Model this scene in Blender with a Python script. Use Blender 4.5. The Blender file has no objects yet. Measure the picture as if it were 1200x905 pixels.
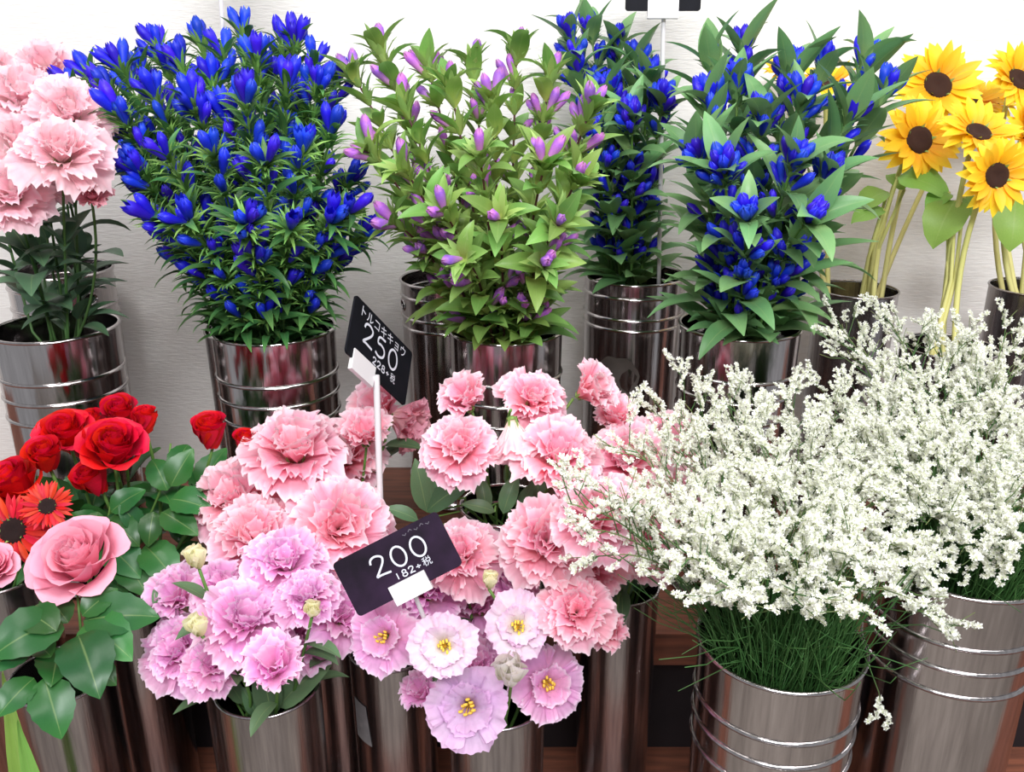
import bpy, math, random
from mathutils import Vector, Matrix
R = random.Random(7)
scene = bpy.context.scene
COL = scene.collection
# ------------------------------------------------------------------ camera
FPX, PITCH, CAMZ = 1020.0, math.radians(20), 1.5
CP, SP = math.cos(PITCH), math.sin(PITCH)
cam = bpy.data.cameras.new('camera'); cam.sensor_width = 36; cam.lens = 36 * FPX / 1200
cam.clip_start = 0.02
camo = bpy.data.objects.new('camera', cam); COL.objects.link(camo)
camo.location = (0, 0, CAMZ); camo.rotation_euler = (math.pi / 2 - PITCH, 0, 0)
scene.camera = camo
# ------------------------------------------------------------------ light
w = bpy.data.worlds.new('world'); scene.world = w; w.use_nodes = True
w.node_tree.nodes['Background'].inputs[0].default_value = (0.93, 0.96, 1.0, 1)
w.node_tree.nodes['Background'].inputs[1].default_value = 0.34
def area(name, loc, sx, sy, power, target, col=(1, 1, 1)):
    l = bpy.data.lights.new(name, 'AREA'); l.shape = 'RECTANGLE'; l.size = sx; l.size_y = sy
    l.energy = power; l.color = col
    o = bpy.data.objects.new(name, l); COL.objects.link(o); o.location = loc
    o.rotation_euler = (Vector(target) - Vector(loc)).to_track_quat('-Z', 'Y').to_euler()
    return o
area('ceiling_lamp_left_offscreen', (-0.5, 0.45, 2.75), 1.3, 0.35, 12, (-0.2, 1.0, 1.0), (1, .98, .96))
area('ceiling_lamp_right_offscreen', (0.9, 0.35, 2.75), 1.3, 0.35, 12, (0.3, 1.0, 1.0), (1, .98, .96))
area('ceiling_lamp_front_offscreen', (0.1, -1.1, 2.75), 1.6, 0.35, 54, (0.0, 0.9, 1.0), (.96, .98, 1))
vs = scene.view_settings
vs.view_transform = 'Standard'; vs.look = 'None'; vs.gamma = 1; vs.use_curve_mapping = False
vs.exposure = 0.35

# ------------------------------------------------------------------ pixel helpers
def ray(u, v):
    a, b = (u - 600) / FPX, (452.5 - v) / FPX
    return Vector((a, CP + b * SP, -SP + b * CP))
def P(u, v, y):                       # point of the pixel's ray on the vertical plane at distance y
    d = ray(u, v); return Vector((0, 0, CAMZ)) + d * (y / d.y)
def S(u, v, y):                       # metres per pixel there
    return (y / ray(u, v).y) / FPX
CAM = Vector((0, 0, CAMZ))
# ------------------------------------------------------------------ materials
def lin(c):
    return tuple((x / 255 / 12.92 if x / 255 <= .04045 else ((x / 255 + .055) / 1.055) ** 2.4) for x in c) + (1,)
def ramp(nt, stops):
    n = nt.nodes.new('ShaderNodeValToRGB'); e = n.color_ramp.elements
    while len(e) < len(stops): e.new(0.5)
    for k, (p, c) in enumerate(stops): e[k].position = p; e[k].color = lin(c)
    return n
def organic(name, stops, rough=.5, trans=.25, hue=.02, val=.25, bump=.0, nscale=30, vein=False, mottle=.12):
    """colour along the piece (UV v) with per-piece variation and a little translucency"""
    m = bpy.data.materials.new(name); m.use_nodes = True; nt = m.node_tree; N = nt.nodes; L = nt.links
    b = N['Principled BSDF']; out = N['Material Output']
    uv = N.new('ShaderNodeUVMap'); sep = N.new('ShaderNodeSeparateXYZ'); L.new(uv.outputs[0], sep.inputs[0])
    r = ramp(nt, stops); L.new(sep.outputs[1], r.inputs[0])
    oi = N.new('ShaderNodeObjectInfo')
    h = N.new('ShaderNodeHueSaturation')
    def mr(a, b_, src):
        k = N.new('ShaderNodeMapRange'); k.inputs[3].default_value = a; k.inputs[4].default_value = b_
        L.new(src, k.inputs[0]); return k
    ms = N.new('ShaderNodeMath'); ms.operation = 'FRACT'
    mm = N.new('ShaderNodeMath'); mm.operation = 'MULTIPLY'; mm.inputs[1].default_value = 7.31
    L.new(oi.outputs['Random'], mm.inputs[0]); L.new(mm.outputs[0], ms.inputs[0])
    L.new(mr(.5 - hue, .5 + hue, oi.outputs['Random']).outputs[0], h.inputs['Hue'])
    tc = N.new('ShaderNodeTexCoord'); no = N.new('ShaderNodeTexNoise'); no.inputs['Scale'].default_value = nscale
    L.new(uv.outputs[0], no.inputs[0])
    v1 = mr(1 - val, 1 + val, ms.outputs[0]); v2 = mr(1 - mottle, 1 + mottle, no.outputs[0])
    mu = N.new('ShaderNodeMath'); mu.operation = 'MULTIPLY'; L.new(v1.outputs[0], mu.inputs[0]); L.new(v2.outputs[0], mu.inputs[1])
    L.new(mu.outputs[0], h.inputs['Value']); L.new(r.outputs[0], h.inputs['Color'])
    colour = h.outputs[0]
    if vein:
        # pale midrib and side veins
        a = N.new('ShaderNodeMath'); a.operation = 'SUBTRACT'; a.inputs[1].default_value = .5; L.new(sep.outputs[0], a.inputs[0])
        ab = N.new('ShaderNodeMath'); ab.operation = 'ABSOLUTE'; L.new(a.outputs[0], ab.inputs[0])
        rr = N.new('ShaderNodeMapRange'); rr.inputs[1].default_value = .0; rr.inputs[2].default_value = .03
        rr.inputs[3].default_value = .3; rr.inputs[4].default_value = 0; L.new(ab.outputs[0], rr.inputs[0])
        mx = N.new('ShaderNodeMixRGB'); L.new(rr.outputs[0], mx.inputs[0]); L.new(colour, mx.inputs[1])
        mx.inputs[2].default_value = lin((170, 190, 120)); colour = mx.outputs[0]
    L.new(colour, b.inputs['Base Color']); b.inputs['Roughness'].default_value = rough
    b.inputs['Specular IOR Level'].default_value = .35
    if bump:
        bp = N.new('ShaderNodeBump'); bp.inputs['Strength'].default_value = bump; bp.inputs['Distance'].default_value = .002
        L.new(no.outputs[0], bp.inputs['Height']); L.new(bp.outputs[0], b.inputs['Normal'])
    if trans:
        t = N.new('ShaderNodeBsdfTranslucent'); L.new(colour, t.inputs[0])
        mi = N.new('ShaderNodeMixShader'); mi.inputs[0].default_value = trans
        L.new(b.outputs[0], mi.inputs[1]); L.new(t.outputs[0], mi.inputs[2]); L.new(mi.outputs[0], out.inputs[0])
    return m
def plain(name, c, rough=.5, metal=0, noise=None, bump=0, stretch=(1, 1, 1), c2=None):
    m = bpy.data.materials.new(name); m.use_nodes = True; nt = m.node_tree; N = nt.nodes; L = nt.links
    b = N['Principled BSDF']; b.inputs['Base Color'].default_value = lin(c); b.inputs['Roughness'].default_value = rough
    b.inputs['Metallic'].default_value = metal
    if noise:
        tc = N.new('ShaderNodeTexCoord'); mp = N.new('ShaderNodeMapping'); mp.inputs['Scale'].default_value = stretch
        L.new(tc.outputs['Object'], mp.inputs[0]); no = N.new('ShaderNodeTexNoise'); no.inputs['Scale'].default_value = noise
        no.inputs['Detail'].default_value = 6
        L.new(mp.outputs[0], no.inputs[0])
        if c2:
            r = ramp(nt, [(.3, c), (.7, c2)]); L.new(no.outputs[0], r.inputs[0]); L.new(r.outputs[0], b.inputs['Base Color'])
        if bump:
            bp = N.new('ShaderNodeBump'); bp.inputs['Strength'].default_value = bump; bp.inputs['Distance'].default_value = .003
            L.new(no.outputs[0], bp.inputs['Height']); L.new(bp.outputs[0], b.inputs['Normal'])
    return m
M = {}
M['wall'] = plain('wallpaper', (230, 226, 222), .75, 0, 60, .35, (1, 1, 6), (238, 235, 231))
M['wood'] = plain('wood', (150, 90, 68), .5, 0, 9, .1, (1, 12, 12), (100, 62, 50))
M['deck'] = M['wood']
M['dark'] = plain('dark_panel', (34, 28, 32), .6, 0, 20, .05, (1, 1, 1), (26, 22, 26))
M['floor'] = plain('floor_tile', (176, 166, 156), .5, 0, 3, .05, (1, 1, 1), (128, 118, 110))
M['steel'] = plain('polished_steel', (196, 190, 190), .13, 1, 30, .06, (8, 8, .5), (172, 166, 166))
M['satin'] = plain('satin_steel', (182, 176, 176), .22, 1, 40, .10, (6, 6, .3), (146, 140, 142))
M['stain'] = plain('water_stain', (104, 96, 92), .6, .5, 20, .05, (1, 1, 1), (84, 76, 70))
M['tape'] = plain('old_tape', (150, 146, 146), .45, .3, 40, .1, (1, 1, 1), (118, 114, 116))
M['card'] = plain('black_card', (10, 8, 13), .65, 0, 22, .0, (1, 1, 1), (48, 30, 54))
M['card2'] = plain('black_card_plain', (10, 10, 15), .65, 0, 22, .0, (1, 1, 1), (20, 20, 28))
M['chalk'] = plain('chalk_ink', (206, 206, 216), .8)
M['faint'] = plain('faint_ink', (92, 86, 98), .8)
M['plastic'] = plain('white_plastic', (222, 218, 220), .4)
M['edge'] = plain('card_edge', (190, 186, 180), .5)
for k_ in ('card', 'card2'): M[k_].node_tree.nodes['Principled BSDF'].inputs['Specular IOR Level'].default_value = .15
G = organic
M['g_stem'] = G('green_stem', [(0, (70, 105, 50)), (1, (98, 135, 62))], .5, 0, .01, .15)
M['pale_stem'] = G('pale_stem', [(0, (214, 204, 136)), (1, (190, 190, 108))], .5, 0, .01, .1)
M['maroon_stem'] = G('maroon_stem', [(0, (62, 34, 36)), (1, (84, 44, 46))], .45, 0, .01, .15)
M['dark_stem'] = G('dark_stem', [(0, (66, 98, 52)), (1, (74, 108, 54))], .5, 0, .01, .15)
M['leafB'] = G('gentian_leaf', [(0, (70, 112, 56)), (.6, (64, 112, 62)), (1, (96, 144, 76))], .38, .25, .015, .35, vein=True)
M['bractB'] = G('gentian_bract', [(0, (104, 152, 72)), (1, (150, 200, 104))], .45, .3, .015, .25)
M['leafC'] = G('pale_gentian_leaf', [(0, (170, 184, 96)), (.5, (126, 166, 80)), (1, (140, 180, 96))], .38, .3, .025, .3, vein=True)
M['bractC'] = G('pale_gentian_bract', [(0, (160, 182, 98)), (1, (168, 204, 118))], .45, .3, .015, .2)
M['leafE'] = G('broad_gentian_leaf', [(0, (138, 168, 104)), (.5, (108, 152, 98)), (1, (124, 168, 110))], .34, .25, .015, .3, vein=True)
M['leafL'] = G('lisianthus_leaf', [(0, (84, 112, 78)), (1, (92, 122, 86))], .45, .2, .015, .3, vein=True)
M['leafD'] = G('dark_lisianthus_leaf', [(0, (76, 106, 80)), (1, (84, 116, 86))], .45, .15, .015, .3, vein=True)
M['leafR'] = G('rose_leaf', [(0, (56, 104, 50)), (.6, (44, 100, 50)), (1, (64, 122, 60))], .3, .22, .015, .35, vein=True)
M['leafS'] = G('sunflower_leaf', [(0, (128, 170, 76)), (1, (146, 190, 92))], .42, .3, .015, .15, vein=True)
M['blue'] = G('gentian_blue', [(0, (70, 80, 190)), (.25, (34, 44, 206)), (.75, (24, 30, 214)), (1, (52, 66, 236))], .42, .2, .012, .25, mottle=.25)
M['violet'] = G('gentian_violet', [(0, (226, 176, 206)), (.35, (212, 140, 220)), (.8, (178, 106, 222)), (1, (220, 142, 214))], .42, .25, .03, .15, mottle=.2)
M['pink'] = G('lisianthus_pink', [(0, (248, 196, 166)), (.22, (248, 168, 182)), (.6, (251, 174, 194)), (.85, (253, 190, 208)), (1, (255, 230, 238))], .55, .40, .012, .10, .15, 8, mottle=.12)
M['coral'] = G('lisianthus_coral', [(0, (250, 216, 204)), (.5, (251, 190, 204)), (1, (251, 184, 200))], .55, .40, .012, .10, .15, 8)
M['light_pink'] = G('lisianthus_light_pink', [(0, (252, 238, 216)), (.3, (253, 228, 228)), (.8, (252, 208, 218)), (1, (253, 226, 232))], .55, .40, .01, .08, .15, 8)
M['lilac'] = G('lisianthus_lilac', [(0, (250, 222, 196)), (.25, (246, 186, 218)), (.65, (242, 176, 222)), (.88, (246, 190, 228)), (1, (253, 226, 246))], .55, .40, .02, .10, .15, 8)
M['mauve'] = G('lisianthus_mauve', [(0, (150, 70, 150)), (.2, (222, 178, 220)), (.65, (236, 206, 238)), (1, (238, 200, 234))], .55, .40, .015, .08, .15, 8)
M['whitepink'] = G('lisianthus_white', [(0, (236, 222, 160)), (.25, (244, 234, 226)), (.75, (244, 226, 236)), (1, (240, 206, 232))], .55, .3, .01, .05, .15, 8)
M['cream'] = G('lisianthus_cream', [(0, (214, 222, 150)), (.4, (240, 236, 180)), (1, (246, 240, 208))], .5, .3, .01, .06)
M['greenwhite'] = G('lisianthus_green_white', [(0, (190, 204, 150)), (.4, (226, 226, 196)), (1, (236, 226, 226))], .5, .3, .01, .06)
M['red'] = G('rose_red', [(0, (206, 14, 38)), (1, (218, 18, 42))], .5, .18, .008, .15, .1, 6)
M['gerbera'] = G('gerbera_red', [(0, (204, 24, 20)), (1, (218, 36, 24))], .5, .2, .01, .15)
M['rosepink'] = G('rose_pink', [(0, (236, 120, 150)), (.4, (246, 150, 178)), (1, (250, 184, 204))], .5, .28, .008, .08, .1, 6)
M['ray'] = G('sunflower_ray', [(0, (240, 168, 20)), (.4, (252, 200, 36)), (1, (255, 222, 60))], .5, .3, .012, .1)
M['disc'] = plain('sunflower_disc', (92, 46, 24), .85, 0, 260, .9, (1, 1, 1), (34, 18, 14))
M['gdisc'] = plain('gerbera_disc', (58, 20, 16), .85, 0, 260, .9, (1, 1, 1), (24, 10, 10))
M['yellow'] = plain('stamen_yellow', (238, 196, 70), .6)
M['calyx'] = G('calyx_green', [(0, (110, 146, 74)), (1, (148, 178, 98))], .5, .15, .01, .15)
M['statice'] = G('statice_white', [(0, (196, 210, 150)), (.4, (242, 242, 226)), (1, (250, 250, 249))], .6, .25, .005, .05)
M['statice_stem'] = G('statice_stem', [(0, (62, 102, 52)), (.6, (66, 106, 54)), (1, (124, 130, 84))], .5, 0, .01, .15)

# ------------------------------------------------------------------ object helpers
def mesh(name, V, F, mat, UV=None, smooth=True):
    me = bpy.data.meshes.new(name); me.from_pydata([tuple(v) for v in V], [], F)
    uvl = me.uv_layers.new(name='UVMap')
    if UV:
        idx = [0] * len(me.loops); me.loops.foreach_get('vertex_index', idx)
        flat = []
        for i in idx: flat += [UV[i][0], UV[i][1]]
        uvl.data.foreach_set('uv', flat)
    if smooth: me.polygons.foreach_set('use_smooth', [True] * len(me.polygons))
    if mat: me.materials.append(mat if not isinstance(mat, str) else M[mat])
    me.update(); return me
def clone(me, mat):
    c = me.copy(); c.materials.clear(); c.materials.append(M[mat]); return c
def obj(name, me, parent=None, mat4=None):
    o = bpy.data.objects.new(name, me); COL.objects.link(o)
    if parent is not None: o.parent = parent
    if mat4 is not None: o.matrix_basis = mat4
    return o
def tag(o, label, cat, group=None, kind=None):
    if label: o['label'] = label
    if cat: o['category'] = cat
    if group: o['group'] = group
    if kind: o['kind'] = kind
    return o
def thing(name, loc, label, cat, group=None):
    o = bpy.data.objects.new(name, None); COL.objects.link(o); o.location = loc
    o.empty_display_size = .02
    return tag(o, label, cat, group)
def frame(pos, ydir, zdir, sx=1, sy=None, sz=None):
    y = ydir.normalized(); x = y.cross(zdir)
    if x.length < 1e-4: x = y.orthogonal()
    x.normalize(); z = x.cross(y)
    sy = sx if sy is None else sy; sz = sx if sz is None else sz
    m = Matrix(((x.x * sx, y.x * sy, z.x * sz, pos.x), (x.y * sx, y.y * sy, z.y * sz, pos.y), (x.z * sx, y.z * sy, z.z * sz, pos.z), (0, 0, 0, 1)))
    return m
def rv(a=1): return Vector((R.uniform(-a, a), R.uniform(-a, a), R.uniform(-a, a)))
def box(V, F, x0, x1, y0, y1, z0, z1):
    b = len(V); V += [(x, y, z) for z in (z0, z1) for x, y in ((x0, y0), (x1, y0), (x1, y1), (x0, y1))]
    F += [[b + k for k in q] for q in ((3, 2, 1, 0), (4, 5, 6, 7), (0, 1, 5, 4), (1, 2, 6, 5), (2, 3, 7, 6), (3, 0, 4, 7))]
def boxmesh(name, mat, *a):
    V, F = [], []; box(V, F, *a); return mesh(name, V, F, mat, smooth=False)
def lathe(prof, n, name, mat, cap=False):
    V, F, U = [], [], []
    for k, (r, z) in enumerate(prof):
        for i in range(n):
            a = 2 * math.pi * i / n; V.append((r * math.cos(a), r * math.sin(a), z)); U.append((i / n, k / max(1, len(prof) - 1)))
    for k in range(len(prof) - 1):
        for i in range(n):
            j = (i + 1) % n; F.append((k * n + i, k * n + j, (k + 1) * n + j, (k + 1) * n + i))
    if cap: F.append(tuple(range(n))[::-1])
    return mesh(name, V, F, mat, U)
def tube_into(V, F, U, pts, r0, r1, n=5, v0=0, v1=1):
    b = len(V); m = len(pts); ref = None
    for k, p in enumerate(pts):
        t = (pts[min(k + 1, m - 1)] - pts[max(k - 1, 0)])
        if t.length < 1e-9: t = Vector((0, 0, 1))
        t.normalize()
        if ref is None: ref = t.orthogonal().normalized()
        ref = (ref - t * ref.dot(t)).normalized(); q = t.cross(ref)
        f = k / (m - 1); r = r0 + (r1 - r0) * f
        for i in range(n):
            a = 2 * math.pi * i / n; V.append(p + ref * (r * math.cos(a)) + q * (r * math.sin(a))); U.append((i / n, v0 + (v1 - v0) * f))
    for k in range(m - 1):
        for i in range(n):
            j = (i + 1) % n; F.append((b + k * n + i, b + k * n + j, b + (k + 1) * n + j, b + (k + 1) * n + i))
    F.append(tuple(b + (m - 1) * n + i for i in range(n)))
def bez(a, b, c, n):          # quadratic
    return [a * (1 - t) ** 2 + b * (2 * t * (1 - t)) + c * t * t for t in [k / n for k in range(n + 1)]]
# ------------------------------------------------------------------ leaf / petal meshes (unit length along +Y, upper face +Z)
def leaf_mesh(name, width, mat, peak=.4, fold=.25, bend=-.5, n=7, serr=0, wave=0, seed=0, cols=4):
    rr = random.Random(seed); V, F, U = [], [], []
    y = z = 0; ang = .15; path = []
    for k in range(n + 1):
        path.append((y, z, ang)); ang += bend / n; y += math.cos(ang) / n; z += math.sin(ang) / n
    for k in range(n + 1):
        t = k / n; py, pz, a = path[k]
        e = math.log(.5) / math.log(peak)
        wd = width * max(.03, math.sin(math.pi * min(1, t) ** e) ** .85) if 0 < t < 1 else width * .04
        if serr and 0 < t < 1: wd *= 1 + serr * (1 if k % 2 else -1)
        for c in range(cols + 1):
            s = -1 + 2 * c / cols
            V.append((s * wd, py - math.sin(a) * abs(s) * wd * fold, pz + math.cos(a) * abs(s) * wd * fold + wave * math.sin(t * 9 + s * 2 + seed) * abs(s)))
            U.append((.5 + s / 2, t))
    for k in range(n):
        for c in range(cols):
            b = k * (cols + 1) + c; F.append((b, b + 1, b + cols + 2, b + cols + 1))
    return mesh(name, V, F, mat, U)
def petal_mesh(name, mat, A=.75, rho=1.0, b0=.3, b1=-.6, ruf=.0, rk=5, jag=0, nu=10, nv=7, seed=0, base=.05, rnd=.2, tipcurl=0):
    """fan shaped petal. rho: sideways cup radius; b0,b1 lengthwise bend; ruf: frill height; jag: fringed edge"""
    rr = random.Random(seed); ph = rr.uniform(0, 6); V, F, U = [], [], []
    path = []; y = z = 0
    for k in range(nv + 1):
        t = k / nv; path.append((y, z)); a = b0 + b1 * t + tipcurl * max(0, t - .7) * 3; y += math.cos(a) / nv; z += math.sin(a) / nv
    jg = [rr.uniform(-1, 1) for _ in range(nu + 1)]
    for k in range(nv + 1):
        t = k / nv
        for c in range(nu + 1):
            s = -1 + 2 * c / nu
            rad = t * (1 - rnd * s * s) + jag * jg[c] * max(0, t - .6) * 2.5
            i = min(nv - 1, int(max(0, rad) * nv)); f = max(0, rad) * nv - i
            p0, p1 = path[i], path[min(nv, i + 1)]
            py = p0[0] + (p1[0] - p0[0]) * f; pz = p0[1] + (p1[1] - p0[1]) * f
            x = (base + rad * math.sin(A)) * s * (1 - .12 * s * s)
            py *= math.cos(A * s * .55)
            xx = rho * math.sin(x / rho); zz = abs(rho) * (1 - math.cos(x / rho)) * (1 if rho > 0 else -1)
            fr = ruf * t ** 2.6 * (.9 * math.sin(rk * s + ph) + .5 * math.sin(rk * 2.1 * s + ph * 2 + 3 * t)) + ruf * .55 * t ** 6 * math.sin(rk * 4.1 * s + ph * 3) + ruf * .5 * t * math.sin(rk * .4 * s + ph + 5 * t)
            V.append((xx, py + .3 * fr * math.cos(rk * s * 1.7 + ph), pz + zz + fr)); U.append((c / nu, min(1, max(0, t))))
    for k in range(nv):
        for c in range(nu):
            b = k * (nu + 1) + c; F.append((b, b + 1, b + nu + 2, b + nu + 1))
    return mesh(name, V, F, mat, U)
def bud_mesh(name, mat, seed=0, openness=0.0, n=10):
    """closed tubular gentian flower, unit length along +Y"""
    rr = random.Random(seed); V, F, U = [], [], []
    prof = [(0, .07), (.15, .12), (.4, .165), (.62, .205), (.78, .2 + .08 * openness), (.9, .13 + .2 * openness), (1, .035 + .34 * openness)]
    for k, (t, r) in enumerate(prof):
        for i in range(n):
            a = 2 * math.pi * i / n + t * .7 * (1 - openness)
            lobe = (1 if i % 2 == 0 else -1)
            rad = r * (1 + .13 * lobe * t)
            tt = t + (.1 * lobe * max(0, t - .6) * 2.2)
            V.append((rad * math.cos(a), tt, rad * math.sin(a))); U.append((i / n, t))
    for k in range(len(prof) - 1):
        for i in range(n):
            j = (i + 1) % n; F.append((k * n + i, (k + 1) * n + i, (k + 1) * n + j, k * n + j))
    if openness < .2: F.append(tuple((len(prof) - 1) * n + i for i in range(n)))
    return mesh(name, V, F, mat, U)
def whorl_mesh(name, mat, count, ln, wd, spread, seed):
    """whorl of narrow pointed bracts around +Y"""
    rr = random.Random(seed); V, F, U = [], [], []
    for i in range(count):
        a = 2 * math.pi * i / count + rr.uniform(-.3, .3); sp = spread * rr.uniform(.5, 1.3); l = ln * rr.uniform(.7, 1.2)
        rad = Vector((math.cos(a), 0, math.sin(a))); tan = Vector((-math.sin(a), 0, math.cos(a))); b = len(V)
        for t, ww in ((0, .5), (.35, 1), (.7, .7), (1, .02)):
            an = sp * (.7 + .5 * t); c = (rad * math.sin(an) + Vector((0, 1, 0)) * math.cos(an)) * (l * t) + rad * .06
            for s in (-1, 0, 1): V.append(c + tan * (s * wd * ww) + (rad * -.0 + Vector((0, 1, 0))) * (abs(s) * wd * ww * .5)); U.append((.5 + s / 2, t))
        for k in range(3):
            for s in range(2): q = b + k * 3 + s; F.append((q, q + 1, q + 4, q + 3))
    return mesh(name, V, F, mat, U)

# ------------------------------------------------------------------ setting
SHELF = CAMZ - .712; DECK = CAMZ - .945; WALLY = 1.505; SHF = .995; SHT = .05
def struct(name, me, label=None):
    o = obj(name, me); o['kind'] = 'structure'
    if label: o['label'] = label
    return o
struct('wall_back', boxmesh('wall_back', 'wall', -2.2, 2.2, WALLY, WALLY + .08, 0, 2.8), 'white textured wallpaper wall behind the flower stand')
struct('floor', boxmesh('floor', 'floor', -2.2, 2.2, -2.2, WALLY, -.06, 0), 'plain shop floor below the flower stand')
st = thing('display_stand', (0, 1.0, 0), 'two-step brown wooden display stand carrying the metal vases', 'stand')
def spart(name, mat, *a):
    a = list(a); a[2] -= 1.0; a[3] -= 1.0
    return obj(name, boxmesh(name, mat, *a), st)
for k in range(3):
    y0 = SHF + (WALLY - SHF) * k / 3; y1 = SHF + (WALLY - SHF) * (k + 1) / 3 - .002
    spart('shelf_board', 'wood', -1.6, 1.6, y0, y1, SHELF - .03, SHELF)
spart('shelf_front', 'deck', -1.6, 1.6, SHF - .012, SHF - .0005, SHELF - SHT, SHELF)
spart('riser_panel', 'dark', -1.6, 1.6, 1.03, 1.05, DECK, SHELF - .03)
for k in range(4):
    y0 = .60 + .45 * k / 4; y1 = .60 + .45 * (k + 1) / 4 - .002
    spart('deck_board', 'deck', -1.6, 1.6, y0, y1, DECK - .03, DECK)
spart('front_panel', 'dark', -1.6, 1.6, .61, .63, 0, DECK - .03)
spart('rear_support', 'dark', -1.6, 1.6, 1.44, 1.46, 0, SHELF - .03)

# ------------------------------------------------------------------ vases
VASE = {}
def punched(prof, n, name, mat, holes):
    '''lathe with real oval holes (column i0, height zc) cut through the wall'''
    if not holes: return lathe(prof, n, name, mat)
    zc = holes[0][1]; za, zb = zc - .016, zc + .016; out = []; up = prof[0][1] < prof[-1][1]
    for (p0, p1) in zip(prof, prof[1:] + [None]):
        if not (za - .002 < p0[1] < zb + .002) : out.append(p0)
        if p1:
            for zz in ((za, zb) if up else (zb, za)):
                if min(p0[1], p1[1]) <= zz < max(p0[1], p1[1]): f = (zz - p0[1]) / (p1[1] - p0[1]); out.append((p0[0] + (p1[0] - p0[0]) * f, zz))
    k0 = min(k for k, p in enumerate(out) if abs(p[1] - za) < 1e-6 or abs(p[1] - zb) < 1e-6)
    me = lathe(out, n, name, mat); V = [v.co.copy() for v in me.vertices]; F = [tuple(p.vertices) for p in me.polygons]; U = [(0, v.z) for v in V]; bpy.data.meshes.remove(me)
    drop = set()
    for i0, _ in holes:
        cols = [(i0 + q) % n for q in (-2, -1, 0, 1, 2)]; loop = [k0 * n + c for c in cols] + [(k0 + 1) * n + c for c in cols[::-1]]
        for c in cols[:-1]: drop.add(frozenset((k0 * n + c, k0 * n + (c + 1) % n, (k0 + 1) * n + (c + 1) % n, (k0 + 1) * n + c)))
        th = 2 * math.pi * i0 / n; rr = (out[k0][0] + out[k0 + 1][0]) / 2; b0 = len(V)
        for vi in loop:
            da = (math.atan2(V[vi].y, V[vi].x) - th + math.pi) % (2 * math.pi) - math.pi; ang = math.atan2((V[vi].z - zc) / .016, da * rr / .025)
            aa = th + .013 * math.cos(ang) / rr; V.append(Vector((rr * math.cos(aa), rr * math.sin(aa), zc + .0095 * math.sin(ang)))); U.append((0, zc))
        for q in range(10): F.append((loop[q], loop[(q + 1) % 10], b0 + (q + 1) % 10, b0 + q))
    return mesh(name, V, [f for f in F if frozenset(f) not in drop], mat, U)
# --- room to move: what already stands where, so that leaves, blooms and stems do not pass through each other
HASH, CS, BLOOMS = {}, .02, []
def put(pts, owner):
    for p in pts: HASH.setdefault((int(p.x // CS), int(p.y // CS), int(p.z // CS)), []).append((p, owner))
def crowd(pts, owner, d):
    n = 0; k = 1 if d <= CS else int(d / CS) + 1
    for p in pts:
        a, b, c = int(p.x // CS), int(p.y // CS), int(p.z // CS)
        for i in range(a - k, a + k + 1):
            for j in range(b - k, b + k + 1):
                for l in range(c - k, c + k + 1):
                    for q, o in HASH.get((i, j, l), ()):
                        if o != owner and (q - p).length_squared < d * d: n += 1
    return n
def wall_hits(pts, own=None, m=.004):
    '''points lying in the wall of a vase, or inside a vase they do not stand in'''
    n = 0
    for key, (c, r) in VASE.items():
        for p in pts:
            if p.z > c.z + m: continue
            d = math.hypot(p.x - c.x, p.y - c.y)
            if d < r + m and (key != own or d > r - m): n += 1
    return n
def keep_in(pts, own, m=.005):
    '''pull the points of a stem that are still below the rim back inside the mouth'''
    c, r = VASE[own]; out = []
    for p in pts:
        d = Vector((p.x - c.x, p.y - c.y, 0))
        if p.z < c.z + .016 and d.length > r - m: p = Vector((c.x, c.y, p.z)) + d.normalized() * (r - m)
        out.append(p)
    return out
def vase_at(key, x, y, zr, D, zb, style, label, hole=None):
    h = zr - zb; r = D / 2
    t = thing('metal_vase', (x, y, zb), label, 'vase', None)
    mat = 'steel' if style in 'AB' else 'satin'
    bt = .93 if style in 'AB' else .95
    prof = [(r * bt * .0 + .001, .004), (r * bt - .004, .002), (r * bt, .008)]
    ribs = {'A': (.058, .086, .115), 'B': (.022, .056, .073), 'S': ()}[style]
    for k in range(13):
        f = k / 12; prof.append((r * (bt + (1 - bt) * f), .008 + (h - .010) * f))
    holes = []
    for az in hole or ():
        i0 = round(((az - math.pi / 2) % (2 * math.pi)) / (2 * math.pi) * 40) % 40; holes.append((i0, h - .038))
    b = obj('body', punched(prof, 40, 'body', mat, holes), t)
    ip = [(r - .0018, h - .002), (r * .97 - .0018, h * .5), (r * bt - .003, .012), (.001, .012)]
    obj('inner_wall', punched(ip, 40, 'inner_wall', mat, holes), t)
    def ring(name, rad, z, br, n=48):
        pr = [(rad + br * math.cos(a), z + br * math.sin(a)) for a in [2 * math.pi * q / 8 for q in range(9)]]
        return obj(name, lathe(pr, n, name, mat), t)
    ring('rim', r, h, .0024 if style != 'S' else .0017)
    for d in ribs:
        f = (h - d) / h; ring('rib', r * (bt + (1 - bt) * f) - .0006, h - d, .0030)
    if style in 'AB':
        for d in (h * .88,): f = (h - d) / h; ring('rib', r * (bt + (1 - bt) * f) - .0006, h - d, .0030)
    for i0, zc in holes:                          # rolled edge of the hand hole
        V, F, U = [], [], []; th = 2 * math.pi * i0 / 40
        loop = []
        for q in range(25):
            a = 2 * math.pi * q / 24; aa = th + .013 * math.cos(a) / r; loop.append(Vector(((r - .0006) * math.cos(aa), (r - .0006) * math.sin(aa), zc + .0095 * math.sin(a))))
        tube_into(V, F, U, loop, .0016, .0016, 6); obj('hand_hole', mesh('hand_hole', V, F, mat, U), t)
    VASE[key] = (Vector((x, y, zr)), r)
    return t
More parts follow.
